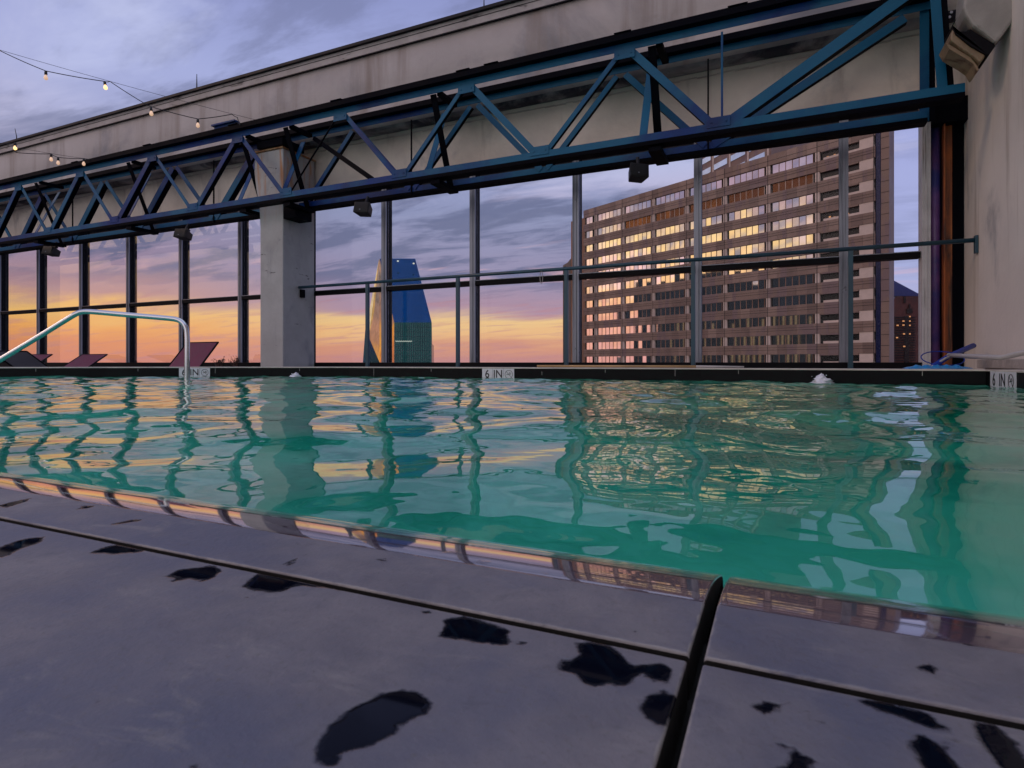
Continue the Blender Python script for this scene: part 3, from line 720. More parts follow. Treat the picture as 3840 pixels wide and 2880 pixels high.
def member(name, p0, p1, w_, h_, mat='truss', up=(0, 0, 1)):
    b = MB(); b.beam(p0, p1, w_, h_, up); return b.build(name, M[mat], ts_, bevel=.002)
member('hanger', (-.50, YF_+.012, 2.33), (-.50, YF_+.012, 3.31), .02, .028, up=(0, 1, 0))
for x in (rb[0], rb[2], rb[4], rb[6]): member('hanger', (x, YB_-.012, 2.3), (x, YB_-.012, 3.31), .016, .02, 'dark_and_shade', (0, 1, 0))
for x in (-1.22, -3.88, -6.30, -7.15, -9.75, -12.4):
    member('sway_brace', (x+.03, YF_+.03, 3.34), (x+.03, YB_-.03, 2.27), .01, .085, 'dark_and_shade', (1, 0, 0))
    member('sway_brace', (x-.07, YB_-.03, 3.30), (x-.07, YF_+.03, 2.33), .01, .085, 'truss', (1, 0, 0))
    member('strut', (x+.10, YF_+.06, 3.352), (x+.10, YB_-.06, 3.352), .07, .05, 'dark_and_shade')
    member('strut', (x+.06, YF_+.02, 2.262), (x+.06, YB_-.01, 2.262), .13, .05, 'dark_and_shade')
member('lateral', (-6.1, YB_-.1, 3.29), (-4.7, YF_+.1, 2.36), .03, .06, 'dark_and_shade')
for xe, xt_, y in ((1.30, 1.20, YF_), (1.26, 1.26, YB_)):
    member('end_post', (xe, y+.03, 2.32), (xt_, y+.03, 3.9), .075, .012, 'truss', (0, 1, 0))
    member('end_post', (xe+.06, y+.05, 2.32), (xt_+.06, y+.05, 3.9), .055, .012, 'dark_and_shade', (0, 1, 0))
b = MB(); b.add([(1.26, 6.16, 3.30), (1.33, 6.16, 3.42), (1.46, 6.16, 4.0), (1.22, 6.16, 4.0)] + [(1.26, 6.40, 3.30), (1.33, 6.40, 3.42), (1.46, 6.40, 4.0), (1.22, 6.40, 4.0)],
                [(0, 1, 2, 3), (7, 6, 5, 4), (0, 4, 5, 1), (1, 5, 6, 2), (2, 6, 7, 3), (3, 7, 4, 0)])
gp = b.build('end_plate', M['dark_and_shade'], ts_, bevel=.004)
b = MB()
for u, v in ((3548, 20), (3567, 47), (3560, 65), (3508, 92)): q = atY(u, v, 6.155); b.lathe(q, [(0, -.008), (.012, -.008), (.012, .003), (0, .003)], 8, (0, 1, 0))
b.build('bolt_pattern', M['alu'], gp)
for x in (tn[0]+0, tn[1], tn[2], tn[3], tn[4], tn[5], -.35, -3.0):   # splice lugs on the top chord
    b = MB(); b.box(x-.09, x+.09, YF_-.10, YF_-.02, 3.483, 3.493); b.build('splice_plate', M['dark_and_shade'], ts_, bevel=.002)
b = MB(); c = atY(845, 470, YF_-.04); b.ob(c+Vector((0, 0, .02)), (.24, 0, 0), (0, .05, 0), (0, 0, .012)); b.ob(c+Vector((0, .0, -.03)), (.22, 0, 0), (0, .012, 0), (0, 0, .04))
b.build('bracket', M['truss'], ts_, bevel=.002)
b = MB(); b.box(PX0+.0, PX1+.05, 6.24, 6.66, 3.17, 3.27); b.build('bearing_shoe', M['dark_and_shade'], ts_, bevel=.005)
b = MB(); b.box(PX1+.005, PX1+.24, 6.3, 6.62, 2.12, 2.30); b.build('bearing_shoe', M['dark_and_shade'], ts_, bevel=.005)

# ================================================================ GUARD RAIL
YR, ZR = 6.60, 1.145
rl = thing('guard_rail', 'thin dark teal guard rail running in front of the right glass wall', 'railing', (-2, YR, ZB))
b = MB(); b.tube([(-6.48, YR, ZR+.02), (1.655, YR, ZR+.02)], .021, 12); b.build('top_rail', M['rail'], rl, smooth=True)
for x in (-5.22, -3.77, -2.29, -.836, .651):
    b = MB(); b.box(x-.022, x+.022, YR-.022, YR+.022, ZB, ZR); b.build('post', M['rail'], rl, bevel=.003)
b = MB(); b.box(1.635, 1.658, YR-.03, YR+.03, ZR-.10, ZR+.06); b.build('wall_bracket', M['rail'], rl, bevel=.003)
c = atY(2030, 1040, YR-.03)
ct = MB(); ct.tube([c+Vector((.018*math.sin(a_), -.0, .075*math.cos(a_))) for a_ in np.linspace(0, 2*math.pi, 17)], .004, 6, cap=False)
tag(ct.build('cord_loop', M['trimstrip'], smooth=True), 'small loop of cord hung over the guard rail', 'cord')

# ================================================================ RIGHT SIDE WALL, COLUMN, DUCT
wl = MB(); wl.box(1.66, 2.4, -6, 8, -.36, 6.5)
tag(wl.build('side_wall', M['whitewall'], bevel=.01), 'tall stained white plaster wall closing the right side of the pool', 'wall')
b = MB(); b.box(1.3755, 1.66, YW+.16, YW+.25, ZB, 2.62)
rc = thing('steel_column', 'rusted steel column in the dark slot between the glass wall and the white wall', 'column', (1.53, 7.1, ZB))
b.build('back_plate', M['dark_and_shade'], rc)
b = MB(); b.box(1.475, 1.655, YW+.02, YW+.032, ZB, 2.52); b.box(1.475, 1.484, YW+.033, YW+.158, ZB, 2.52); b.build('flange', M['dark_and_shade'], rc)
b = MB(); b.box(1.488, 1.56, YW+.012, YW+.0195, ZB, 2.50); b.build('rust_sheet', M['rustcol'], rc)
b = MB(); b.box(1.477, 1.49, YW-.06, YW+.0195, ZB, 2.45); b.build('stiffener', M['rustcol'], rc)
b = MB(); b.tube([(1.428, YW+.06, ZB), (1.428, YW+.06, 2.55)], .046, 20)
pp = b.build('drain_pipe', M['purple'], smooth=True); tag(pp, 'vertical purple drain pipe beside the rusted column', 'pipe')
b = MB(); b.box(1.376, 1.70, YW-.10, YW+.16, 2.38, 2.61)
b.build('head_beam', M['dark_and_shade'], rc)

dt = thing('roof_scupper', 'stained grey scupper box jutting from the corner above the white wall', 'scupper', atY(3700, 120, 6.2))
def rbox(b, pts_f, y0, y1):
    n_ = len(pts_f); vs = [atY(u, v, y0) for u, v in pts_f]; vs2 = [p_+Vector((0, y1-y0, 0)) for p_ in vs]
    b.add(vs+vs2, [tuple(range(n_)), tuple(range(2*n_-1, n_-1, -1))] + [(i, n_+i, n_+(i+1) % n_, (i+1) % n_) for i in range(n_)])
b = MB(); rbox(b, [(3618, -60), (3612, 30), (3622, 55), (3650, 95), (3690, 122), (3735, 160), (3762, 130), (3815, 58), (3822, -60)], 5.75, 6.0); b.build('box', M['ductgrey'], dt, bevel=.02)
b = MB(); rbox(b, [(3592, 62), (3575, 92), (3580, 118), (3618, 118), (3640, 108), (3655, 120), (3728, 164), (3733, 172), (3708, 208), (3690, 200), (3640, 172), (3585, 128), (3570, 95)], 5.78, 6.02); b.build('throat', M['black'], dt, bevel=.006)
b = MB(); rbox(b, [(3578, 92), (3566, 128), (3564, 150), (3600, 178), (3655, 215), (3676, 235), (3690, 218), (3700, 196), (3650, 166), (3588, 128)], 5.80, 6.04); b.build('lip', M['ductrust'], dt, bevel=.012)
b = MB(); rbox(b, [(3545, 158), (3560, 165), (3600, 190), (3640, 214), (3662, 240), (3672, 262), (3664, 266), (3650, 240), (3622, 220), (3560, 184)], 5.83, 6.05); b.build('flashing', M['ductrust'], dt, bevel=.004)
b = MB(); b.add([(1.38, 6.92, 2.62), (1.66, 6.92, 2.62), (1.66, 6.92, 3.9), (1.38, 6.92, 3.9)], [(0, 1, 2, 3)])
# crack where fascia meets the wall
cr = [atY(u, v, 6.86) for u, v in ((3672, 262), (3664, 290), (3668, 320), (3660, 350), (3650, 400), (3645, 440))]
b = MB(); b.tube(cr, [.012, .02, .008, .014, .006, .008], 6); tag(b.build('corner_sealant', mk('sealant', (.4, .36, .32), .8, bump=.5, bs=50)), 'ragged bead of old sealant in the corner under the scupper', 'sealant')

# ================================================================ SPEAKERS / FLOODLIGHTS under the truss
def hang(u, v, y, wpx, hpx, label, rz):
    c = atY(u, v, y); d = c.y/ray(u, v).y; w2 = wpx/2/FPX*d*.86; h2 = hpx/2/FPX*d*.9
    t_ = thing('hanging_speaker', label, 'speaker', (0, 0, 0), 'black speakers hung under the truss', 0)
    t_.location = c; t_.rotation_euler = (R(-14), R(4), rz); ORG[t_.name] = Vector((0, 0, 0))
    b = MB(); D2 = w2*.8
    vs = [(-w2, -D2, -h2), (w2, -D2, -h2), (w2*.72, D2, -h2*.75), (-w2*.72, D2, -h2*.75), (-w2, -D2, h2), (w2, -D2, h2), (w2*.72, D2, h2*.75), (-w2*.72, D2, h2*.75)]
    b.add(vs, [(3, 2, 1, 0), (4, 5, 6, 7), (0, 1, 5, 4), (1, 2, 6, 5), (2, 3, 7, 6), (3, 0, 4, 7)]); b.build('cabinet', M['bodyblk'], t_, bevel=.01, local=True)
    b = MB(); b.box(-w2*.85, w2*.85, -D2-.006, -D2-.0005, -h2*.82, h2*.82); gq = b.build('grille', M['bodyblk'], t_, bevel=.003, local=True)
    b = MB(); b.box(-w2*.2, -w2*.05, -D2-.009, -D2-.0065, -h2*.55, -h2*.42); b.build('badge', M['alu'], gq, local=True)
    b = MB(); b.tube([(0, 0, h2*.7), (w2*.1, 0, h2+.05), (w2*.1, .02, h2+.13)], .02, 10); b.box(-w2*.5, w2*.6, -.03, .03, h2+.01, h2+.03); b.build('bracket', M['bodyblk'], t_, local=True)
hang(2390, 652, 6.45, 84, 62, 'black speaker under the truss in front of the office block, the largest of them', R(30))
hang(1365, 788, 6.45, 72, 48, 'black speaker under the truss just right of the concrete pillar', R(14))
hang(690, 882, 6.45, 62, 38, 'black speaker under the truss above the burgundy lounger back', R(12))
hang(195, 945, 6.45, 56, 34, 'black speaker under the truss near the left edge of the photo', R(12))

# ================================================================ STRING LIGHTS
def sag(p0, p1, n_, s_): return [p0.lerp(p1, i/n_) + Vector((0, 0, -s_*4*(i/n_)*(1-i/n_))) for i in range(n_+1)]
def string(label, nodes, bulbs, wire):
    """nodes: points of the lamp cord, bulbs: (point, dim) hanging from it, wire: straight support wire"""
    t_ = thing('string_lights', label, 'string lights', nodes[0], 'strings of bulbs above the pool')
    b = MB()
    for a_, c in zip(nodes[:-1], nodes[1:]): b.tube(sag(a_, c, 8, .008), .0055, 6)
    b.build('cord', M['cable'], t_, smooth=True)
    b = MB(); b.tube(sag(wire[0], wire[1], 12, .02), .0028, 5); b.build('support_wire', M['cable'], t_, smooth=True)
    for p_, dim, tilt in bulbs:
        ax = Vector((tilt, 0, 1)).normalized()
        b = MB(); b.lathe(p_, [(0, .0), (.014, -.002), (.017, -.02), (.018, -.05), (.013, -.055), (0, -.055)], 14, ax); sk = b.build('socket', M['cable'], t_, smooth=True)
        b = MB(); b.lathe(p_, [(.011, -.054), (.013, -.06), (.021, -.078), (.025, -.094), (.022, -.11), (.012, -.121), (0, -.124)], 16, ax)
        b.build('bulb', M['bulbdim' if dim else 'bulb'], sk, smooth=True)
Q = lambda u, v, y: atY(u, v, y)
n1 = [Q(-60, 160, 4.2), Q(0, 190, 4.3), Q(172, 266, 4.6), Q(392, 305, 5.0), Q(412, 305, 5.02), Q(560, 398, 5.3), Q(742, 446, 5.7), Q(870, 428, 6.0), Q(890, 440, 6.0), Q(900, 470, 6.0)]
string('nearer string of bulbs crossing the sky at upper left and ending on the truss', n1,
       [(n1[2], True, -.0), (n1[3], False, -.25), (Q(566, 402, 5.3), True, -.1), (n1[6], True, 0)], (Q(-60, 170, 4.2), Q(960, 450, 6.05)))
n2 = [Q(-60, 530, 4.9), Q(60, 540, 5.2), Q(60, 572, 5.21), Q(192, 577, 5.6), Q(218, 590, 5.65), Q(314, 594, 5.95), Q(350, 600, 6.05)]
string('lower string of small bulbs at the left edge in front of the fascia', n2,
       [(Q(57, 534, 5.2), False, 0), (n2[3], True, 0), (n2[4], True, 0), (n2[5], True, 0)], (Q(-60, 528, 4.9), Q(345, 598, 6.05)))

# ================================================================ POOL GRAB RAIL
path = [(-210, 1478, 4.95), (0, 1349, 5.0), (150, 1260, 5.05), (262, 1190, 5.08), (285, 1177, 5.09), (302, 1170, 5.1), (325, 1168, 5.1), (360, 1170, 5.1), (468, 1180, 5.1), (640, 1194, 5.12),
        (668, 1199, 5.12), (686, 1210, 5.12), (698, 1230, 5.12), (702, 1258, 5.12), (702, 1330, 5.12), (701, 1430, 5.12)]
pts = [atD(u, v, d) for u, v, d in path]; pts.append(pts[-1]+Vector((0, 0, -.5)))
def smoothp(pts, it=2):
    for _ in range(it):
        q = [pts[0]]
        for a_, c in zip(pts[:-1], pts[1:]): q += [a_.lerp(c, .25), a_.lerp(c, .75)]
        pts = q+[pts[-1]]
    return pts
gt = thing('pool_handrail', 'bent stainless steel handrail rising from the water at the left', 'handrail', pts[-1])
b = MB(); b.tube(smoothp(pts), .0225, 20); b.build('tube', M['steel'], gt, smooth=True)

# ================================================================ DEPTH MARKERS
def text_mesh(txt, size, name):
    cu = bpy.data.curves.new(name, 'FONT'); cu.body = txt; cu.size = size; cu.extrude = .0004; cu.offset = .0012 if size > .05 else 0; cu.align_x = 'CENTER'; cu.align_y = 'CENTER'
    o = bpy.data.objects.new(name+'_tmp', cu); S.collection.objects.link(o)
    bpy.context.view_layer.update()
    me = bpy.data.meshes.new_from_object(o.evaluated_get(bpy.context.evaluated_depsgraph_get())); me.name = name
    S.collection.objects.unlink(o); bpy.data.objects.remove(o); return me
def marker(c, tang, wt_, ht, label):
    """c = centre on the wall, tang = direction along the wall (left to right as read)"""
    tang = Vector(tang).normalized(); nrm = tang.cross(Vector((0, 0, 1)))   # towards the pool
    t_ = thing('depth_marker', label, 'depth marker', (0, 0, 0), 'six inch depth markers on the far pool wall')
    t_.location = Vector(c)+nrm*.001
    t_.rotation_euler = (R(90), 0, math.atan2(tang.y, tang.x)); ORG[t_.name] = Vector((0, 0, 0))
    for k in (-1, 0, 1):
        b = MB(); b.box(k*wt_-wt_/2+.0015, k*wt_+wt_/2-.0015, -ht/2, ht/2, 0, .005); b.build('tile', M['whitetile'], t_, bevel=.001, local=True)
    for k, tx in ((-1, '6'), (0, 'IN')):
        me_ = text_mesh(tx, ht*(.98), 'lettering'); me_.materials.append(M['ink'])
        o = bpy.data.objects.new('lettering', me_); S.collection.objects.link(o); o.parent = t_; o.location = (k*wt_, 0, .0056); o.scale = (min(1.0, wt_/ht*.88), 1, 1)
    b = MB(); r_ = min(wt_, ht)*.36
    b.tube([(wt_+r_*math.cos(a_), r_*math.sin(a_), .0062) for a_ in np.linspace(0, 2*math.pi, 33)], .0022, 6, cap=False)
    b.beam((wt_-r_*.7, r_*.7, .0064), (wt_+r_*.7, -r_*.7, .0064), .003, .0015)
    b.beam((wt_-r_*.62, -r_*.1, .0066), (wt_+r_*.62, r_*.12, .0066), .005, .0015); b.beam((wt_-r_*.3, r_*.35, .0067), (wt_+r_*.1, -r_*.1, .0067), .004, .0015)
    b.lathe((wt_+r_*.3, r_*.35, .0055), [(0, .0), (.006, 0), (.006, .001), (0, .001)], 12)
    b.build('no_diving_symbol', M['inkred'], t_, local=True)
def wallpt(u, z):
    r_ = ray(u, 1400); q = r_.x/r_.y
    best = min(np.linspace(-9, XR, 4000), key=lambda x: abs(x/yfar(x)-q)); return best
x = wallpt(1868, 0); marker((x, yfar(x), -.068), (1, 0, 0), .118, .112, 'white 6 IN depth marker at the middle of the far pool wall')
x0, x1 = wallpt(672, 0), wallpt(788, 0); tg = Vector((x1-x0, yfar(x1)-yfar(x0), 0))
marker(((x0+x1)/2, (yfar(x0)+yfar(x1))/2, -.062), tg, tg.length/3, .100, 'white 6 IN depth marker behind the stainless handrail post')
y0, y1 = XR/(ray(3717, 1400).x/ray(3717, 1400).y), XR/(ray(3814, 1400).x/ray(3814, 1400).y)
marker((XR, (y0+y1)/2, -.066), (0, -1, 0), abs(y1-y0)/3, .116, 'white 6 IN depth marker on the right side wall of the pool')

# ================================================================ WATER JETS
def jet(u, v, y, w_, h_, label):
    c = atY(u, v, y); c.z = WZ-.004
    b = MB(); rnd = random.Random(int(u)); k = 0
    n_ = 26; prof = []
    vs = []; m_ = 20
    for i in range(11):
        tt = i/10; r0 = w_*(1-tt**1.6)**.7*(1-.45*tt) + .001
        for j_ in range(m_):
            a_ = 2*math.pi*j_/m_; rr = r0*(1+.22*math.sin(3*a_+i*.7)+.26*rnd.uniform(-1, 1))
            vs.append(c+Vector((rr*math.cos(a_), rr*math.sin(a_), h_*tt*(1+.08*rnd.uniform(-1, 1)))))
    fs = [(i*m_+j_, i*m_+(j_+1) % m_, (i+1)*m_+(j_+1) % m_, (i+1)*m_+j_) for i in range(10) for j_ in range(m_)]
    fs.append(tuple(range(10*m_, 11*m_))); b.add(vs, fs)
    for i in range(22):
        q = c+Vector((rnd.uniform(-1, 1)*w_*.9, rnd.uniform(-1, 1)*w_, rnd.uniform(.1, .9)*h_)); r_ = rnd.uniform(.0015, .007)
        b.lathe(q, [(0, -r_), (r_*.8, -r_*.6), (r_, 0), (r_*.8, r_*.6), (0, r_)], 8)
    o = b.build('water_jet', M['foam'], smooth=True); tag(o, label, 'water jet', 'return jets bubbling at the far pool wall')
jet(3080, 1425, 4.86, .07, .075, 'larger white bubbling jet in front of the far wall at the right')
jet(1110, 1410, 4.88, .06, .05, 'small white bubbling jet near the foot of the concrete pillar')

# ================================================================ LOUNGERS
def lounger(p0, wdir, bdir, length, label, mat='burg', foot=True):
    """p0: hinge corner (left), wdir: vector across, bdir: vector from hinge to head edge"""
    p0, wdir, bdir = Vector(p0), Vector(wdir), Vector(bdir)
    t_ = thing('sun_lounger', label, 'sun lounger', (p0.x, p0.y, ZB), 'loungers on the terrace behind the pool')
    fl = Vector((bdir.x, bdir.y, 0)).normalized()*-1
    nrm = wdir.cross(bdir).normalized()
    if nrm.z < 0: nrm = -nrm
    b = MB(); b.ob(p0+wdir/2+bdir/2, wdir*.47, bdir*.49, nrm*.006); b.build('backrest', M[mat], t_, bevel=.003)
    b = MB()
    for s_ in (0, 1): b.tube([p0+wdir*s_, p0+wdir*s_+bdir], .012, 8)
    b.tube([p0+bdir, p0+wdir+bdir], .012, 8); b.build('back_frame', M['black'], t_, smooth=True)
    hz = Vector((p0.x, p0.y, p0.z))
    b = MB(); b.ob(hz+wdir/2+fl*length/2, wdir*.47, fl*length*.49, Vector((0, 0, .006))); b.build('seat', M[mat], t_, bevel=.003)
    b = MB()
    for s_ in (0, 1): b.tube([hz+wdir*s_, hz+wdir*s_+fl*length], .014, 8)
    b.build('side_rail', M['black'], t_, smooth=True)
    for s_ in (.02, .98):
        for e_ in (.08, .92):
            q = hz+wdir*s_+fl*length*e_; l_ = MB(); l_.tube([q, Vector((q.x, q.y, ZB))], .014, 8); l_.build('leg', M['black'], t_, smooth=True)
def lg(ubl, ubr, utl, utr, vt, yb, yt, label, mat='burg', length=1.1):
    a_ = atY(ubl, 1378, yb); c = atY(ubr, 1378, yb); h = atY(utl, vt, yt); h2 = atY(utr, vt, yt)
    a_.z = c.z = -.06; d = (h+h2)/2-(a_+c)/2
    # keep the back on the line seen above the coping
    lounger(a_, c-a_, d, length, label, mat)
lg(622, 742, 707, 813, 1285, 5.85, 6.25, 'burgundy lounger with its back raised highest, behind the handrail post')
lg(225, 322, 318, 392, 1330, 5.9, 6.45, 'burgundy lounger with a low back under the bend of the handrail', length=1.2)
lg(30, 112, 122, 190, 1330, 5.9, 6.45, 'burgundy lounger half hidden behind the dark lounger at far left', length=1.2)
a_ = atY(190, 1372, 5.2); a_.z = -.05
h = atY(100, 1318, 4.95)
lounger(a_, Vector((-.05, -.42, 0)), h-a_, .9, 'dark grey lounger at the far left with its back leaning to the left', 'greyseat')

# ================================================================ SHRUBS seen over the coping
def shrub(u, label, y=6.75, hpx=42, seed=1):
    rnd = random.Random(seed); c = atY(u, 1372, y); base = Vector((c.x, c.y, ZB))
    t_ = thing('potted_shrub', label, 'plant', base, 'shrubs by the glass wall')
    b = MB(); b.lathe(base, [(0, 0), (.11, 0), (.15, .24), (.16, .25), (.15, .26), (.13, .255), (.12, .22), (0, .22)], 20); b.build('pot', M['terrace'], t_, smooth=True)
    st_ = MB(); lf = MB(); top = atY(u, 1372-hpx, y).z
    for i in range(11):
        a_ = rnd.uniform(0, 6.28); r_ = rnd.uniform(.02, .16); q = base+Vector((0, 0, .22)); e_ = Vector((c.x+r_*math.cos(a_), c.y+r_*math.sin(a_)*.6, top-rnd.uniform(0, .09)))
        m_ = q.lerp(e_, .6)+Vector((0, 0, .04)); st_.tube([q, m_, e_], [.006, .004, .002], 5)
        for k in range(9):
            s_ = rnd.uniform(.55, 1); pp_ = (q.lerp(m_, s_/.6) if s_ < .6 else m_.lerp(e_, (s_-.6)/.4)) + Vector((rnd.uniform(-1, 1), rnd.uniform(-1, 1), rnd.uniform(-1, 1)))*.018
            d_ = Vector((rnd.uniform(-1, 1), rnd.uniform(-1, 1), rnd.uniform(-.3, 1))).normalized(); sd_ = d_.cross(Vector((rnd.random(), rnd.random(), 1))).normalized(); l_ = rnd.uniform(.022, .042)
            lf.add([pp_, pp_+d_*l_*.5+sd_*l_*.32, pp_+d_*l_, pp_+d_*l_*.5-sd_*l_*.32], [(0, 1, 2, 3)])
    st_.build('stem', M['leaf'], t_); lf.build('foliage', M['leaf'], t_)
shrub(820, 'small leafy shrub just right of the raised burgundy lounger back', hpx=30, seed=2)
shrub(884, 'small leafy shrub at the foot of the mullion left of the pillar', hpx=36, seed=5)

# ================================================================ CLEANING GEAR at right
o_ = MB(); c0, c1 = atY(3388, 1374, 5.32), atY(3640, 1374, 5.55)
n_ = 22; top = []; rnd = random.Random(4)
for i in range(n_+1):
    tt = i/n_; p_ = c0.lerp(c1, tt); h_ = .026*math.sin(min(1, tt*4+.05)*math.pi/2)*(1 if tt < .8 else (1-tt)/.2*.8+.2)*(1+.25*math.sin(i*1.9))
    top.append((p_, h_))
for (pa, ha), (pb, hb) in zip(top[:-1], top[1:]):
    for side in (1,):
        vs = []
        for p_, h_ in ((pa, ha), (pb, hb)):
            vs += [Vector((p_.x, p_.y-.07, .001)), Vector((p_.x, p_.y-.05, .001+h_*.8)), Vector((p_.x, p_.y, .002+h_)), Vector((p_.x, p_.y+.05, .001+h_*.8)), Vector((p_.x, p_.y+.07, .001))]
        o_.add(vs, [(k, k+1, k+6, k+5) for k in range(4)])
tag(o_.build('folded_net', M['bluehose'], smooth=True), 'bright blue folded pool net lying flat on the coping', 'pool net')
b = MB(); b.tube([(atY(2015, 1372, 5.42).x, 5.42, .0125), (atY(2610, 1372, 5.40).x, 5.40, .0125)], .012, 10)
lp = b.build('long_pole', mk('tan_pole', (.42, .27, .12), .45, var=.2), smooth=True); tag(lp, 'thin tan pole with a pale tip lying along the far coping below the office block', 'pole')
b = MB(); b.tube([(atY(2610, 1372, 5.40).x+.001, 5.40, .0125), (atY(2790, 1372, 5.39).x, 5.39, .011)], [.0115, .007], 10)
b.build('pole_tip', M['greypole'], lp, smooth=True)
hp = thing('leaf_skimmer', 'blue pool skimmer with its wire hoop leaning against the white wall', 'pool skimmer', atY(3560, 1372, 5.5))
b = MB(); b.tube([atY(3500, 1374, 5.42), atY(3560, 1335, 5.8), atY(3650, 1296, 6.3)], [.02, .02, .022], 12); b.build('pole', M['bluepole'], hp, smooth=True)
b = MB(); b.tube([atY(3492, 1376, 5.40), atY(3545, 1344, 5.62), atY(3580, 1330, 5.75)], .008, 10); b.build('handle', M['greypole'], hp, smooth=True)
cc = atY(3535, 1344, 5.6); wpx = 78/FPX*4.7; hpx = 26/FPX*4.7; Rt = Vector((CY, SY, 0))
b = MB(); b.tube([cc+Rt*wpx*math.cos(a_)+Vector((-SY*.05*math.sin(a_), CY*.05*math.sin(a_), hpx*math.sin(a_))) for a_ in np.linspace(0, 2*math.pi, 41)], .0042, 8, cap=False); b.build('hoop', M['bluepole'], hp, smooth=True)
b = MB(); b.tube([atY(3558, 1332, 5.72), atY(3640, 1336, 5.45), atY(3760, 1341, 4.9), Vector((1.60, 4.2, .20)), Vector((1.60, 3.2, .24))], .018, 12)
tag(b.build('telescopic_pole', M['greypole'], smooth=True), 'long grey pole resting along the foot of the white wall', 'pole')
b = MB(); b.box(1.60, 1.658, 2.5, 6.4, .0, .075); tag(b.build('timber_plank', mk('old_timber', (.42, .38, .34), .8, var=.25, vs=4, bump=.5, bs=30, c2s=(1, .1, 1)), bevel=.006), 'weathered pale plank along the foot of the white wall', 'plank')

# ================================================================ OFFICE BLOCK
A61 = R(61.15); EX = Vector((-math.sin(A61), math.cos(A61), 0)); NN = Vector((-math.cos(A61), -math.sin(A61), 0)); DF = 112.0
def fp(s_, o_=0.0, z=0.0): return NN*(-DF+o_) + EX*s_ + Vector((0, 0, z))
ob_ = thing('office_block', 'wide brown granite office block with long bands of reflecting windows', 'building', fp(80, -10, -95))
ZR_ = 41.9; S0, S1 = 44.0, 117.3; BAY = 9.79; FH = 3.815
def fbox(b, s0, s1, o0, o1, z0, z1, m=0): b.ob(fp((s0+s1)/2, (o0+o1)/2, (z0+z1)/2), EX*((s1-s0)/2), NN*((o1-o0)/2), Vector((0, 0, (z1-z0)/2)), m)
b = MB(); fbox(b, S0+.02, S1-.3, -2.2, -.62, -95, ZR_-.3); fbox(b, 57, S1-.3, -26, -2.21, -95, ZR_-.4); b.build('core', M['slot'], ob_)
b = MB(); rows = [38.9-FH*k for k in range(13)]
hw = .93
for i, z in enumerate(rows):
    zt = ZR_ if i == 0 else rows[i-1]-hw; npl = 37; ws = (S1-S0)/npl; rp = random.Random(i)
    for q in range(npl): fbox(b, S0+ws*q+.015, S0+ws*(q+1)-.015, -.6, rp.uniform(-.01, 0), z+hw, zt, rp.choice((0, 0, 1, 2)))
fbox(b, S0, S1, -.6, 0, -95, rows[-1]-hw)
b.build('wall', [M['granite'], mk('granite_pale', (.27, .175, .14), .5, vs=.3), mk('granite_dark', (.185, .115, .095), .5, vs=.3)], ob_)
b = MB()
for i, z in enumerate(rows): fbox(b, S0, S1, .001, .02, z+hw+.85, z+hw+.93); fbox(b, S0, S1, .001, .02, z-hw-.62, z-hw-.56)
seams = [54.0+BAY*k for k in range(-1, 7)]
for s_ in seams: fbox(b, s_-.05, s_+.05, .001, .022, -50, ZR_)
b.build('joint_lines', M['joint'], ob_)
# window size: six panes to a bay, each a hair out of true
rnd = random.Random(11)
for ri, z in enumerate(rows[:12]):
    for k in range(7):
        s_a, s_b = 54.0+BAY*(k-1)+.85, 54.0+BAY*k-.85
        if k == 0: continue
        b = MB(); bronze = (ri == 1 and 1 <= k <= 6 and not k == 6)
        npn = 6; wd = (s_b-s_a)/npn
        for q in range(npn):
            a0, a1 = s_a+wd*q+.035, s_a+wd*(q+1)-.035
            tx, tz = rnd.gauss(0, .010), rnd.gauss(0, .006)
            vs = [fp(a0, -.34-tx-tz, z-hw), fp(a1, -.34+tx-tz, z-hw), fp(a1, -.34+tx+tz, z+hw), fp(a0, -.34-tx+tz, z+hw)]
            b.add(vs, [(0, 3, 2, 1)], 1 if bronze else 0)
            fbox(b, s_a+wd*q-.04, s_a+wd*q+.04, -.36, -.26, z-hw, z+hw, 2)
        b.build('window', [M['winrefl'], M['bronzewin'], M['pier'] if bronze else M['granite2']], ob_)
# last full bay on the far left is narrower
for ri, z in enumerate(rows[:12]):
    b = MB(); s_a, s_b = 54+BAY*6+1.35, S1-.2; 
    for q in range(2):
        wd = 1.15; a0 = s_a+wd*q+.05; tx = rnd.gauss(0, .01)
        b.add([fp(a0, -.34-tx, z-hw), fp(a0+wd-.1, -.34+tx, z-hw), fp(a0+wd-.1, -.34+tx, z+hw), fp(a0, -.34-tx, z+hw)], [(0, 3, 2, 1)])
    fbox(b, s_a+2.4, S1-.1, -.5, -.45, z-hw, z+hw, 1); b.build('window', [M['winrefl'], M['slot']], ob_)
for s_ in seams[1:]:
    b = MB(); fbox(b, s_-.42, s_+.42, -.6, -.12, -50, 41); b.build('pier', M['pier'], ob_)
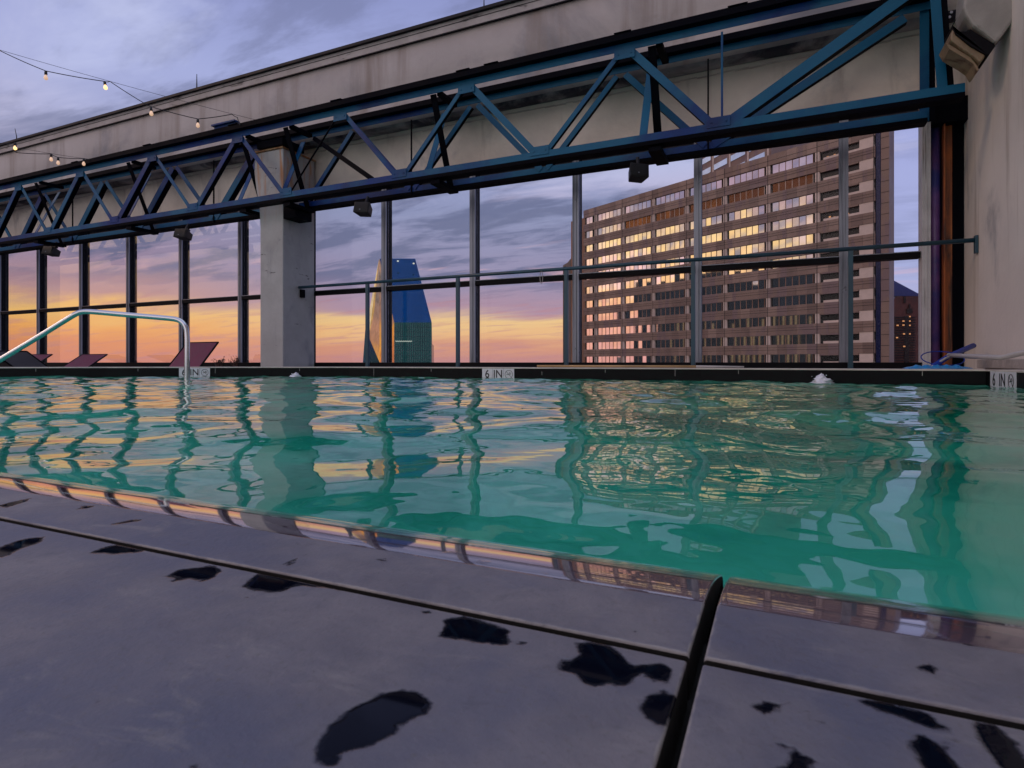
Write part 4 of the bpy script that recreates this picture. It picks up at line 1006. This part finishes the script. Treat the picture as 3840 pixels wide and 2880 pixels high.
# recessed balconies of the nearest bay
for ri, z in enumerate(rows[:12]):
    b = MB(); fbox(b, 44.3, 46.6, -.60, -.10, z-hw, z+hw-.01); fbox(b, 44.2, 52.9, -.58, -.20, z-hw+.01, z-hw+.45); b.build('balcony', M['pier'], ob_)
    b = MB(); fbox(b, 46.7, 53.4, -.59, -.02, z+.66, z+hw-.01); b.build('balcony_beam', M['granite'], ob_)
    if ri in (0, 3): 
        b = MB(); rr = random.Random(ri)
        for q in range(4): s_ = 48.4+q*1.1+rr.random()*.5; fbox(b, s_, s_+.35, -.55, -.5, z-hw+.36, z-hw+.36+rr.uniform(.2, .5))
        b.build('balcony_lamp', M['litwin'], ob_)
b = MB(); fbox(b, 43.25, 43.98, -1.6, -.3, -95, ZR_+2); b.build('corner_glass', M['navy'], ob_)
b = MB(); fbox(b, 41.9, 43.2, -2.4, -.35, -95, ZR_+2.4); b.build('corner_pier', M['granite'], ob_)
b = MB()
for i in range(36): z = ZR_+1-1.9*i; fbox(b, 41.88, 43.21, -.34, -.32, z, z+.08)
b.build('joint_lines', M['joint'], ob_)
# darker end slab and low annex to the left
b = MB(); p0 = fp(117.4, -3, 0); fbox(b, 117.4, 124.0, -14, -1.5, -95, 40.4); b.build('end_slab', M['granite2'], ob_)
an = thing('annex_building', 'low brown annex with a sloping top at the left end of the office block', 'building', fp(126, -4, -95))
b = MB(); d_ = 168; vsf = [atD(2111, v_, d_) for v_ in (1500, 995)] + [atD(2128, 985, d_), atD(2140, 970, d_), atD(2200, 970, d_), atD(2200, 1500, d_)]
vsb = [p_+Vector((-5, 18, 0)) for p_ in vsf]
for k in (0, 5): vsf[k].z = -95; vsb[k].z = -95
m_ = 6; b.add(vsf+vsb, [tuple(range(m_-1, -1, -1)), tuple(range(m_, 2*m_))] + [(i, (i+1) % m_, m_+(i+1) % m_, m_+i) for i in range(m_)]); b.build('wall', M['granite'], an)
b = MB()
for u in (2117, 2122): b.beam(atD(u, 1400, d_-.4), atD(u, 1000, d_-.4), .3, .3, (0, 1, 0))
b.build('fin', M['joint'], an)

# ---- tall slab standing behind the block (only its lower left part shows above the roof line)
tl = thing('rear_tower', 'steep brown tower face with slanting window rows above the office block roof', 'building', atD(2900, 520, 165))
tl.location.z = -95; ORG[tl.name] = Vector(tl.location)
AT = R(24.45+16.4); E2 = Vector((-math.sin(AT), math.cos(AT), 0)); N2 = Vector((-math.cos(AT), -math.sin(AT), 0))
C0 = atD(2612, 500, 225); C0.z = 0
def tb(b, s0, s1, o0, o1, z0, z1, m=0): b.ob(C0+E2*(-(s0+s1)/2)+N2*((o0+o1)/2)+Vector((0, 0, (z0+z1)/2)), E2*((s1-s0)/2), N2*((o1-o0)/2), Vector((0, 0, (z1-z0)/2)), m)
b = MB(); tb(b, 0, 40, -20, -.4, -95, 175)
b.build('wall', M['granite'], tl)
for k in range(16):
    for q in range(4):
        b = MB(); z = 62+4.4*k; tb(b, 1+q*9.6, 8.6+q*9.6, -.39, -.2, z, z+2.0); b.build('window', M['winrefl'], tl)
b = MB(); [tb(b, .2+q*9.6, .9+q*9.6, -.39, -.1, 55, 140) for q in range(5)]; b.build('pier', M['pier'], tl)

# ---- building outside the frame whose dark face shows in the office windows
mr_ = thing('neighbour_tower', 'dark tower with gold columns that shows mirrored in the office block windows', 'building', (-285, -10, -95))
b = MB(); P0, P1 = Vector((-268, 58, 0)), Vector((-170, -70, 0)); tg = (P1-P0).normalized(); nr = Vector((tg.y, -tg.x, 0))
if nr.x < 0: nr = -nr
b.ob((P0+P1)/2-nr*15+Vector((0, 0, -20)), tg*((P1-P0).length/2), nr*14.8, Vector((0, 0, 75))); b.build('wall', M['darktower'], mr_)
b = MB()
for k in range(14): q = P0+tg*(24+k*6.2+(k % 3)*1.3); b.ob(q+nr*.2+Vector((0, 0, -30)), tg*.45, nr*.3, Vector((0, 0, 58)))
b.build('column', M['goldcol'], mr_)

# ================================================================ BLUE GLASS TOWER
gtw = thing('glass_tower', 'faceted blue and green glass tower with a slanted top and a gold lit side', 'building', atD(1500, 1360, 330))
gtw.location.z = -95; ORG[gtw.name] = Vector(gtw.location)
V = lambda u, v, d: atD(u, v, d)
A_, B_, C_, D_ = V(1478, 1209, 300), V(1619, 1209, 304), V(1557, 970, 352), V(1424, 970, 348)
A0, B0 = A_.copy(), B_.copy(); A0.z = B0.z = -95
Hh, G_, F0 = V(1385, 1166, 352), V(1383, 1264, 352), V(1424, 1360, 326)
D2_ = V(1420, 977, 352)
def poly(name, pts_, mat, par=gtw, th=Vector((-3.9, 6, 0))):
    n_ = len(pts_); b = MB(); b.add(list(pts_)+[p_+th for p_ in pts_], [tuple(range(n_)), tuple(range(2*n_-1, n_-1, -1))]+[(i, n_+i, n_+(i+1) % n_, (i+1) % n_) for i in range(n_)]); return b.build(name, mat, par)
F0b = F0.copy(); F0b.z = -60
poly('slanted_face', [A_, B_, C_, D_], M['towerblue'])
poly('front_face', [A0, B0, B_, A_], M['towergreen'])
poly('side_face', [A0, A_, D_, D2_, Hh, G_, F0, F0b], M['towergold'])
K_ = V(1370, 1232, 356); K0 = V(1352, 1480, 352); 
poly('lower_facet', [F0b, F0, G_, K_, K0], M['towerblue'])
poly('rear_wing', [V(1619, 1212, 312), V(1619, 1480, 312), V(1628, 1480, 330), V(1627, 1296, 330), V(1621, 1290, 320)], M['navy'])
b = MB()
for k in range(1, 17):
    tt = k/17
    b.beam(A_.lerp(B_, tt)+Vector((0, -.4, 0)), A0.lerp(B0, tt)+Vector((0, -.4, 0)), .22, .22, (0, 1, 0))
for k in range(1, 40):
    z = A_.z-k*2.4
    if z < -20: break
    b.beam(Vector((A_.x, A_.y-.4, z)), Vector((B_.x, B_.y-.4, z)), .1, .16)
b.build('curtain_grid', mk('grid', (.008, .05, .07), .4), gtw)
b = MB(); n_ = 26
for k in range(n_): p_ = V(1484+k*2.4, 1279+(k % 3)*.8, 299); b.ob(p_, Vector((.14, 0, 0)), Vector((0, .1, 0)), Vector((0, 0, .22)))
b.build('lit_windows', emis('lit_pale', (.7, .8, .7), .5), gtw)
b = MB()
for u, v in ((1492, 979), (1551, 988)): b.lathe(V(u, v, 340), [(0, -.5), (.5, -.3), (.6, 0), (.5, .3), (0, .5)], 10)
b.build('roof_lamp', emis('lamp', (.9, .8, .6), .7), gtw)

# ================================================================ BRICK TOWER with blue roof, far right
bt = thing('brick_tower', 'dark red brick tower with a pitched blue roof at the right edge of the glass', 'building', atD(3400, 1360, 240))
bt.location.z = -95; ORG[bt.name] = Vector(bt.location)
d_ = 240
def bpoly(name, uv, mat, d, th): return poly(name, [V(u, v, d) for u, v in uv], mat, bt, th)
bpoly('roof', [(3230, 1110), (3480, 1110), (3450, 1104), (3322, 1036), (3260, 1000)], M['bluerf'], 241, Vector((3, 9, 0)))
bpoly('wall', [(3240, 1900), (3485, 1900), (3485, 1111), (3360, 1111), (3330, 1145), (3240, 1145)], M['brick'], 240, Vector((2, 8, 0)))
b = MB()
for k in range(22): b.beam(V(3300, 1190+k*9.5, 239.6), V(3432, 1190+k*9.5, 239.6), .35, .45)
b.beam(V(3400, 1185, 239.5), V(3400, 1395, 239.5), 1.6, .5, (0, 1, 0)); b.beam(V(3393, 1111, 239.5), V(3393, 1136, 239.5), .6, .5, (0, 1, 0)); b.beam(V(3411, 1140, 239.5), V(3411, 1160, 239.5), .5, .5, (0, 1, 0)); b.beam(V(3411, 1158, 239.4), V(3411, 1175, 239.4), 2.0, .5, (0, 1, 0))
b.build('floor_bands', M['brickdk'], bt)
for k, (u, v) in enumerate(((3345, 1205), (3345, 1220), (3388, 1204), (3411, 1204), (3388, 1219), (3411, 1220), (3411, 1187), (3390, 1252), (3411, 1252), (3346, 1266), (3364, 1266), (3391, 1299), (3366, 1220), (3345, 1171))):
    b = MB(); b.ob(V(u, v, 239.2), Vector((CY*.42, SY*.42, 0)), Vector((0, .1, 0)), Vector((0, 0, .26))); b.build('lit_window', M['litwin'], bt)
